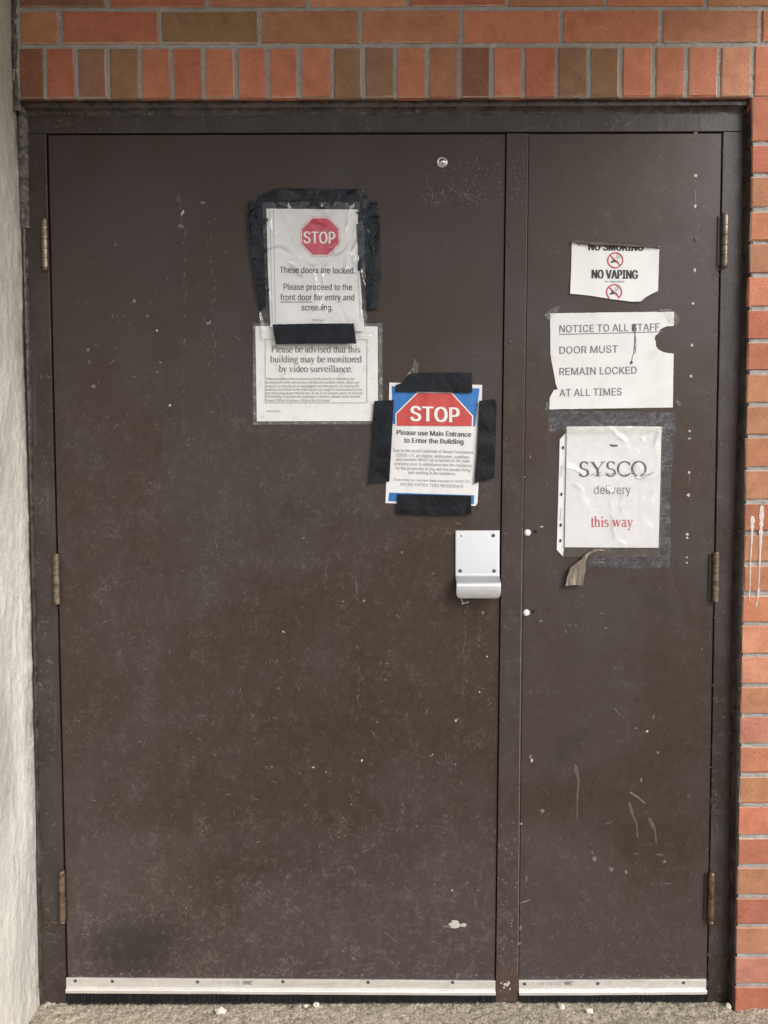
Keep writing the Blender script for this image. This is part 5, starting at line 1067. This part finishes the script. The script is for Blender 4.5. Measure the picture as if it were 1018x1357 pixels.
    for pts, w in [([(752, 829), (775, 828), (787, 823)], 1.6), ([(692, 917), (740, 917)], 1), ([(720, 756), (752, 757)], 1)]:
        rub(mb, pts, w*1.8, 2, .2)
    streak(mb, [(701.2, 180), (694.2, 690), (687.6, 1292)], 1.3, 1.3, -.0001, 3, .2)  # black streak painted in as the gap shadow beside the cover strip
    scratches(mb, 80, 690, 932, 840, 1294, lambda x, y: max(0, min(1, (.5+.9*nz(x, y, .02, 5)+.6*nz(x, y, .06, 2))*((y-840)/400)**1.6)))
    for k in range(120):
        x = random.uniform(690, 932); d = random.expovariate(.35); blob(mb, x, 1296.5-d, random.uniform(.6, 2.0), random.uniform(.4, 1.1), -.0001, random.choice([1, 2, 2, 2]), random.uniform(-1, 1), 7)
    face_out(mb); mb.build('paint_scuffs', [M['chip'], M['chip_dim'], M['chip_faint'], M['hole']], root, smooth='keep')
    # glue left behind by older notices
    rs = MB()
    add_sheet(rs, [(726.5, 544), (810, 545), (895, 547), (896, 573), (893, 590), (889, 660), (888, 752), (835, 753), (778, 750), (781, 738), (873, 738), (876, 640), (878, 574), (800, 568), (758, 570), (727, 572)], -.0003, flat, 6, 0, 1.6, 2.)
    face_out(rs); rs.build('glue_residue', M['residue'], root, smooth='keep')
build_right()

# ------------------------------------------------------------------ notices on the wide door
def wr(a, s, seed, sx=1., sy=1., p=2.):
    def f(x, y):
        n = nz(x*sx, y*sy, s, seed); r = 1-abs(nz(x*sx, y*sy, s*.8, seed+9))
        return a*(.5+n*.7) + a*.5*max(0, r-.75)*2
    return f
def build_video():
    root = thing('paper_notice', P(421, 500, 0), 'laminated white video surveillance notice, its top edge under another sheet', 'notice', 'paper notices taped to the doors')
    h = wr(.0008, .035, 3); y = -.0008
    sheet('laminate', [(335.5, 428), (507, 428.5), (507, 562), (335.5, 562.5)], y+.0004, M['laminate'], root, h, 6)
    sheet('sheet', [(338.5, 432), (500.5, 432.5), (501, 557.8), (340.5, 558.2)], y, M['paper_speckled'], root, h, 5)
    mb = MB(); t = y-.0010
    for s, x0, x1, b in (('Please be advised that this', 359.7, 477.5, 466.8), ('building may be monitored', 358.3, 479.5, 480), ('by video surveillance.', 369.8, 467, 492.9)):
        put_text(mb, s, x0, x1, b, b, 8.6, t, h, 'serif', mi=0)
    lines = ['Video surveillance may be carried out for the purpose of monitoring and', 'promoting the safety and security of tenants and residents, clients, visitors and', 'property, or carrying out an investigation and enforcement. By entering this', 'building, you consent to the collection of your image for those purposes by the', 'any other purpose permitted by law.  If you do not consent, please do not enter', 'this building. If you have any questions or concerns, please contact the staff,', 'Project Officer or privacy office at the front desk.']
    for k, (s, b, x1) in enumerate(zip(lines, (503.3, 508.1, 513, 517.6, 522.3, 526.8, 532), (469.5, 476, 476, 480.5, 481, 478.5, 438))):
        put_text(mb, s, 353, x1, b, b, 3.1, t, h, 'sans', .012, 0, 1)
    put_text(mb, 'Video Surveillance', 353, 372, 546, 546, 2.4, t, h, 'sans', 0, 0, 1)
    for a, b in (((351.6, 450), (486.5, 450)), ((351.6, 533.7), (486.5, 533.7)), ((351.6, 450), (351.6, 533.7)), ((486.5, 450), (486.5, 533.7))): put_line(mb, a, b, .7, t, h, 1)
    letters('lettering', mb, [M['ink_soft'], M['ink_pale']], root)
build_video()

def build_locked():
    root = thing('paper_notice', P(418, 350, 0), 'crinkled white notice with red octagon in a clear sleeve edged with glossy black plastic tape', 'notice', 'paper notices taped to the doors')
    z = lambda x, y: (310+x/3.99, 230+y/3.99)
    hb = wr(.0040, .06, 5); y = -.0012
    for i, pl in enumerate(([z(64, 150), z(130, 118), z(200, 84), z(240, 76), z(460, 80), z(682, 83), z(700, 120), z(715, 156), z(690, 215), z(600, 218), z(160, 215), z(66, 240)],
               [z(64, 150), z(130, 125), z(190, 130), z(192, 450), z(197, 720), z(136, 722), z(112, 610), z(92, 470), z(82, 380), z(70, 300)],
               [z(640, 150), z(690, 158), z(730, 152), z(757, 148), z(771, 260), z(772, 400), z(776, 520), z(762, 716), z(700, 716), z(655, 727), z(655, 400)])):
        sheet('tape', pl, y-.0009*i, M['tape_gloss'], root, hb, 4, .5, i*3.)
    hp = wr(.0032, .028, 15, 1., .8); yp = -.0042
    sheet('sheet', [z(172, 185), z(655, 190), z(662, 480), z(692, 835), z(194, 812), z(180, 500)], yp, M['paper'], root, hp, 4)
    mb = MB(); t = yp-.0005
    cx, cy = 424.6, 313.4
    def octa(r): return [(cx+r*math.cos(math.radians(22.5+45*k)), cy+r*math.sin(math.radians(22.5+45*k))) for k in range(8)]
    put_poly(mb, octa(28.3), t, hp, 0, 2); put_poly(mb, octa(27.6), t-.0003, hp, 1, 2); put_poly(mb, octa(26.2), t-.0006, hp, 0, 2)
    put_text(mb, 'STOP', 402.8, 444, 322.2, 322.8, 15.6, t-.0012, hp, bold=.035, mi=1, strike=.55)
    for s, x0, x1, a, b, bo in (('These doors are locked.', 371, 470.5, 361.4, 362.6, .035), ('Please proceed to the', 376, 466.5, 384, 384.4, .03), ('front door for entry and', 371.6, 469.4, 397.8, 398, .03), ('screening.', 399.5, 441, 411.4, 411.4, .03), ('Thank you.', 413, 428, 425.2, 425.2, 0)):
        put_text(mb, s, x0, x1, a, b, 8.2 if bo else 2.6, t, hp, bold=bo, mi=2, strike=.18 if bo else 0)
    put_line(mb, (371.6, 400.2), (413.4, 400.2), .9, t, hp, 2)
    put_line(mb, (357.6, 278), (361, 428), .6, t, hp, 3); put_line(mb, (362.6, 278), (365, 428), .7, t, hp, 3); put_line(mb, (473, 330), (477.5, 426), .6, t, hp, 3)
    letters('lettering', mb, [M['red_c'], M['white_ink'], M['ink'], M['ink_pale']], root)
    # clear sleeve over everything
    hq = wr(.0020, .03, 25); hf = lambda x, y: hp(x, y)+.0008+max(0, hq(x, y)); yf = -.0062
    sheet('clear_sleeve', [z(150, 150), z(660, 150), z(690, 300), z(700, 700), z(712, 800), z(735, 830), z(733, 868), z(690, 858), z(640, 836), z(205, 828), z(190, 868), z(137, 862), z(135, 740), z(170, 700), z(160, 420)], yf, M['film'], root, hf, 3.5, .8)
    for a_ in ((353.5, 419, 1.6, 3), (354.5, 291, 1.3, 2.2)): mb = MB(); blob(mb, *a_, yf-.001, 0, n=14, irr=.05); face_out(mb); mb.build('punch_hole', M['ink'], root, smooth='keep')
    sheet('tape', [z(203, 797), z(420, 793), z(633, 792), z(642, 850), z(648, 900), z(430, 900), z(222, 903), z(210, 840)], -.0125, M['tape'], root, wr(.0016, .05, 35), 4, .5)
    # folded shiny rims of the black tape
    for pts in ([z(70, 160), z(78, 320), z(92, 440), z(115, 600), z(132, 700)], [z(82, 330), z(100, 480), z(122, 620)], [z(735, 300), z(742, 480), z(735, 640)], [z(720, 470), z(728, 560), z(722, 680)]):
        mb = MB(); streak(mb, pts, 2.6, 1.6, -.0068, 0, .4); face_out(mb); mb.build('tape_fold', M['tape_gloss'], root, smooth=True)
build_locked()

def build_poster():
    root = thing('paper_notice', P(574, 590, 0), 'red, white and blue main entrance poster held by four strips of black tape', 'notice', 'paper notices taped to the doors')
    z = lambda x, y: (510+x/7.541, 510+y/7.541); k = lambda x, y: (480+x/3.875, 470+y/3.875)
    h = wr(.0016, .05, 45, 1.6, .35); y = -.0012; t = y-.0004
    sheet('sheet', [k(140, 143), k(617, 155), k(610, 420), k(593, 760), k(583, 777), k(350, 770), k(120, 762), k(132, 420)], y, M['paper'], root, h, 4)
    mb = MB()
    put_poly(mb, [k(152, 162), k(603, 173), k(580, 368), k(158, 356)], t, h, 0, 2.5)
    put_poly(mb, [k(139, 708), k(576, 722), k(574, 767), k(134, 752)], t, h, 0, 2.5)
    def red(o): return [z(112-o, 408), z(112-o, 288-o*.3), z(330-o*.4, 74-o*.9), z(668+o*.4, 78-o*.9), z(880+o, 312-o*.3), z(876+o, 412)]
    put_poly(mb, red(5), t-.0003, h, 1, 2.5); put_poly(mb, red(-7), t-.0006, h, 2, 2.5)
    put_text(mb, 'STOP', 544.6, 608.4, 557.6, 559.8, 19.6, t-.0013, h, bold=.05, mi=1, strike=1.0)
    def row(s, x0, x1, l, r, c, b, mi=3, res=2):
        a = z(x0, l); e = z(x1, r); put_text(mb, s, a[0], e[0], a[1], e[1], c, t, h, bold=b, mi=mi, res=res, strike=.32 if mi == 3 else 0)
    row('Please use Main Entrance', 122, 862, 497, 520, 6.4, .04); row('to Enter the Building', 195, 785, 577, 592, 6.4, .04)
    for s, x0, x1, l, r in (('Due to the recent outbreak of Novel Coronavirus', 85, 885, 668, 690), ('COVID-19, all visitors, employees, suppliers,', 112, 850, 717, 737), ('and couriers MUST be screened at the main', 112, 850, 757, 777), ('entrance prior to admittance into the residence', 98, 868, 802, 822), ('for the protection of you and the people living', 105, 855, 846, 866), ('and working in the residence.', 235, 710, 890, 904)):
        row(s, x0, x1, l, r, 4.1, .0, 4, 1)
    row('If you think you may have been exposed to COVID-19,', 90, 850, 958, 980, 3.4, 0, 4, 1); row('DO NO ENTER THIS RESIDENCE', 160, 785, 1008, 1030, 4.0, .03, 4, 1)
    letters('lettering', mb, [M['blue'], M['white_ink'], M['red_b'], M['ink'], M['ink_soft']], root)
    ht = wr(.0022, .05, 55); yt = -.0052
    sheet('tape', [k(172, 156), k(215, 140), k(222, 118), k(252, 94), k(400, 90), k(563, 92), k(566, 140), k(565, 196), k(400, 192), k(172, 190)], yt, M['tape'], root, ht, 4, .25, 1)
    sheet('tape', [k(62, 238), k(163, 232), k(152, 440), k(140, 652), k(35, 656), k(44, 560), k(54, 430), k(52, 350)], yt, M['tape'], root, ht, 4, .2, 2)
    sheet('tape', [k(601, 236), k(640, 233), k(680, 229), k(691, 250), k(686, 440), k(680, 635), k(620, 645), k(576, 662), k(590, 480)], yt, M['tape'], root, ht, 4, .2, 3)
    sheet('tape', [k(180, 716), k(380, 720), k(560, 724), k(561, 822), k(400, 824), k(178, 818)], yt, M['tape'], root, ht, 4, .2, 4)
    sheet('clear_tape', [k(205, 140), k(262, 60), k(268, 20), k(292, 55), k(285, 95), k(235, 125)], -.0012, M['cloudy'], root, wr(.002, .1, 3), 3)
build_poster()

# ------------------------------------------------------------------ notices on the narrow door
def build_smoking():
    root = thing('paper_notice', P(816, 358, 0), 'small white no smoking and no vaping sheet with curled lower corner', 'notice', 'paper notices taped to the doors')
    z = lambda x, y: (700+x/4.627, 300+y/4.627)
    def h(x, y):
        u = (x-758)/115; v = (y-320)/80
        c = max(0, u-.82+max(0, v-.55)*.55); l = max(0, .10-u)*max(0, v-.3)
        return .0012+.020*c*c*2.2+.004*max(0, v-.7)**1.2+.02*l+.0005*nz(x, y, .06, 4)
    y = -.0006; t = y-.0005
    out = [z(268, 94), z(805, 130), z(797, 395), z(765, 410), z(725, 432), z(690, 460), z(640, 462), z(500, 444), z(380, 424), z(258, 412), z(264, 260)]
    sheet('sheet', out, y, M['paper_vinyl'], root, h, 3.5)
    mb = MB(); clip = lambda px, py: py > 300+(100+(px-757.8)*0.0688*4.627+14)/4.627
    put_text(mb, 'NO SMOKING', *[700+v/4.627 for v in (372, 706)], 300+146/4.627, 300+150/4.627, 10.4, t, h, bold=.05, mi=0, strike=.75)
    put_text(mb, 'NO VAPING', *[700+v/4.627 for v in (393, 671)], 300+318/4.627, 300+321/4.627, 11.4, t, h, bold=.06, mi=0, strike=.75)
    put_text(mb, '(e-cigarettes)', *[700+v/4.627 for v in (472, 590)], 300+342/4.627, 300+343/4.627, 2.4, t, h, bold=.02, mi=0, res=1)
    for (cx, cy, keep) in ((535, 207, None), (528, 402, lambda px, py: py < 300+446/4.627)):
        c = z(cx, cy); put_ring(mb, *c, 9.9, 1.6, t-.0003, h, 1, keep)
        def lim(p): return keep is None or keep(*p)
        a, b = z(cx-34, cy-34), z(cx+34, cy+34)
        if keep: b = z(cx+32, cy+32)
        put_line(mb, a, b, 1.5, t-.0004, h, 1)
        put_line(mb, z(cx-28, cy+12), z(cx+14, cy+4), 2.0, t-.0001, h, 0); put_line(mb, z(cx-20, cy-4), z(cx+22, cy+14), 1.1, t-.0001, h, 0)
        for q in range(3): put_line(mb, z(cx+4+9*q, cy-8), z(cx+10+9*q, cy-30+4*q), .7, t-.0001, h, 2); put_line(mb, z(cx+10+9*q, cy-30+4*q), z(cx+18+8*q, cy-36+4*q), .7, t-.0001, h, 2)
    put_ring(mb, *z(313, 106), 2.2, 1.3, t, h, 2); put_line(mb, z(306, 108), z(320, 106), .8, t-.0001, h, 2)
    letters('lettering', mb, [M['ink_black'], M['red_c'], M['ink_pale']], root)
    sheet('tape', [z(258, 86), z(300, 86), z(540, 104), z(812, 120), z(808, 136), z(770, 130), z(420, 118), z(370, 112), z(285, 99), z(262, 96)], -.0052, M['tape_brown'], root, wr(.0008, .06, 3), 3, .2, 2, .0008)
build_smoking()

def build_staff():
    root = thing('paper_notice', P(811, 478, 0), 'torn white notice to staff with a bite out of its right edge', 'notice', 'paper notices taped to the doors')
    z = lambda x, y: (700+x/4.627, 300+y/4.627)
    h0 = wr(.0014, .03, 65)
    def h(x, y):
        c = abs((y-525)+(x-855)*.42)       # fold across the lower right
        return h0(x, y)+.0016*max(0, 1-c/12)+.0012*max(0, nz(x, y, .02, 77))
    y = -.0006; t = y-.0005
    out = [z(135, 533), z(500, 527), z(895, 523), z(895, 610), z(850, 612), z(812, 630), z(800, 655), z(780, 670), z(776, 690), z(783, 705), z(785, 735), z(800, 755), z(828, 770), z(860, 777), z(893, 780), z(890, 950), z(888, 1110), z(500, 1116), z(130, 1122), z(133, 1050), z(158, 1003), z(182, 1000), z(168, 960), z(160, 910), z(148, 850), z(137, 780), z(136, 650)]
    sheet('sheet', out, y, M['paper_smudged'], root, h, 4, .35, 5.)
    mb = MB()
    for s, x0, x1, l, r in (('NOTICE TO ALL STAFF', 193, 806, 650, 638), ('DOOR MUST', 193, 550, 781, 773), ('REMAIN LOCKED', 193, 666, 912, 903), ('AT ALL TIMES', 193, 574, 1042, 1035)):
        put_text(mb, s, 700+x0/4.627, 700+x1/4.627, 300+l/4.627, 300+r/4.627, 9.6, t, h, bold=.026, strike=.15)
    put_line(mb, z(190, 662), z(826, 646), 1.0, t, h, 0)
    letters('lettering', mb, [M['ink_soft']], root)
    mb = MB(); 
    streak(mb, [z(636, 606), z(662, 602)], 1.6, 1.2, t-h(840, 430)-.0006, 0); streak(mb, [z(657, 602), z(657, 680), z(650, 770), z(640, 800), z(634, 836)], 1.2, .8, t-h(840, 440)-.0006, 1); blob(mb, *z(634, 834), 1.6, 2.2, t-h(837, 480)-.0006, 0); blob(mb, *z(643, 622), 1.5, 3.4, t-h(839, 434)-.0006, 1, irr=.6); blob(mb, *z(652, 604), 2.4, 1.0, t-h(839, 430)-.0006, 0, irr=.6); streak(mb, [z(664, 690), z(660, 775), z(645, 778)], .7, .6, t-h(842, 460)-.0006, 1)
    face_out(mb); mb.build('tear_mark', [M['ink_black'], M['ink']], root, smooth='keep')
    for i, pl in enumerate(([z(100, 545), z(128, 515), z(170, 488), z(200, 492), z(165, 550), z(120, 575)], [z(800, 510), z(870, 505), z(905, 530), z(930, 560), z(912, 605), z(870, 590), z(850, 545)], [z(108, 1085), z(122, 1065), z(140, 1090), z(130, 1125), z(104, 1128)], [z(915, 1060), z(940, 1090), z(936, 1105), z(905, 1085)])):
        sheet('clear_tape', pl, -.0038, M['cloudy'], root, wr(.001, .1, i), 3, .5, i)
build_staff()

def build_delivery():
    root = thing('paper_notice', P(812, 645, 0), 'delivery this way sheet in a clear punched sleeve on the narrow door', 'notice', 'paper notices taped to the doors')
    z = lambda x, y: (680+x/4.242, 530+y/4.242)
    h = wr(.0012, .025, 85); y = -.0012; t = y-.0004
    sheet('sheet', [z(303, 150), z(560, 148), z(835, 150), z(828, 480), z(818, 831), z(550, 830), z(290, 828), z(297, 480)], y, M['paper'], root, h, 5)
    mb = MB()
    put_text(mb, 'SYSCO', 680+372/4.242, 680+752/4.242, 530+430/4.242, 530+428/4.242, 19.4, t, h, 'serif', mi=0)
    put_text(mb, 'delivery', 680+455/4.242, 680+663/4.242, 530+529/4.242, 530+529/4.242, 11.6, t, h, bold=0, mi=1)
    put_text(mb, 'this way', 680+438/4.242, 680+676/4.242, 530+713/4.242, 530+713/4.242, 13.6, t, h, 'serif', mi=2)
    # the little vine drawn along the foot of the word
    pts = [z(425+i*9, 418+5*math.sin(i*.9)) for i in range(38)]
    pts += [z(775, 418), z(792, 408)]
    for a, b in zip(pts[:-1], pts[1:]): put_line(mb, a, b, .6, t-.0002, h, 3)
    for i in range(2, 38, 4):
        q = pts[i]; put_poly(mb, [(q[0], q[1]), (q[0]+2.2, q[1]-2.6), (q[0]+4.2, q[1]-1.6), (q[0]+2.4, q[1]-.2)], t-.00025, h, 3, 9)
    put_poly(mb, [z(748, 422), z(775, 412), z(792, 406), z(782, 416)], t-.00025, h, 3, 9)
    put_poly(mb, [z(540, 248), z(570, 252), z(592, 252), z(585, 262), z(550, 262)], t, h, 0, 9)
    letters('lettering', mb, [M['ink'], M['ink_soft'], M['red_c'], M['ink_pale']], root)
    # white punched margin of the sleeve, then the clear face
    sheet('punched_margin', [z(300, 180), z(263, 222), z(255, 530), z(246, 842), z(281, 880), z(286, 830), z(293, 500)], -.0010, M['paper_vinyl'], root, wr(.0006, .04, 3), 4)
    for q in ((282, 268), (273, 530), (269, 703), (267, 791)):
        mb = MB(); blob(mb, *z(*q), 1.5, 2.3, -.0028, 0, irr=.05); face_out(mb); mb.build('punch_hole', M['ink_black'], root, smooth='keep')
    mb = MB()
    put_line(mb, z(299, 180), z(294, 500), .9, -.0030, flat, 0); put_line(mb, z(294, 500), z(287, 832), .9, -.0030, flat, 0)
    for q in range(9): blob(mb, *z(276-q*.7, 370+q*7), .8, .6, -.0026, 1); blob(mb, *z(271-q*.5, 610+q*8), .8, .6, -.0026, 1)
    face_out(mb); mb.build('margin_print', [M['ink_black'], M['ink_pale']], root, smooth='keep')
    hf = wr(.0030, .022, 95)
    sheet('clear_sleeve', [z(298, 155), z(560, 146), z(842, 150), z(838, 480), z(826, 880), z(550, 884), z(281, 880), z(288, 500)], -.0034, M['film_soft'], root, hf, 5, .3)
    sheet('clear_tape', [z(298, 148), z(560, 144), z(842, 148), z(842, 182), z(560, 186), z(298, 188)], -.0072, M['cloudy'], root, wr(.0015, .08, 7), 3, .6)
    o = sheet('tape', [z(455, 838), z(500, 838), z(520, 846), z(470, 850), z(425, 872), z(412, 900), z(408, 950), z(393, 1043), z(350, 1040), z(296, 1046), z(305, 995), z(322, 945), z(345, 925), z(385, 895), z(410, 868)], -.0074, M['tape_old'], root, wr(.006, .03, 5, 1, .5), 3, .5)
    o['label'] = 'loose end of clear yellowed tape hanging down'
def old_tape():
    q = NM('yellowed_tape'); n = q.noise(60, 4, .6, 1., vec=q.mapc((1.6, 1, .25)))
    c = q.mix(q.ramp(n, .4, .65), (.15, .125, .095), (.36, .32, .25))
    return q.set(c, .35, q.bump(n, .6, .002))
M['tape_old'] = old_tape()
build_delivery()
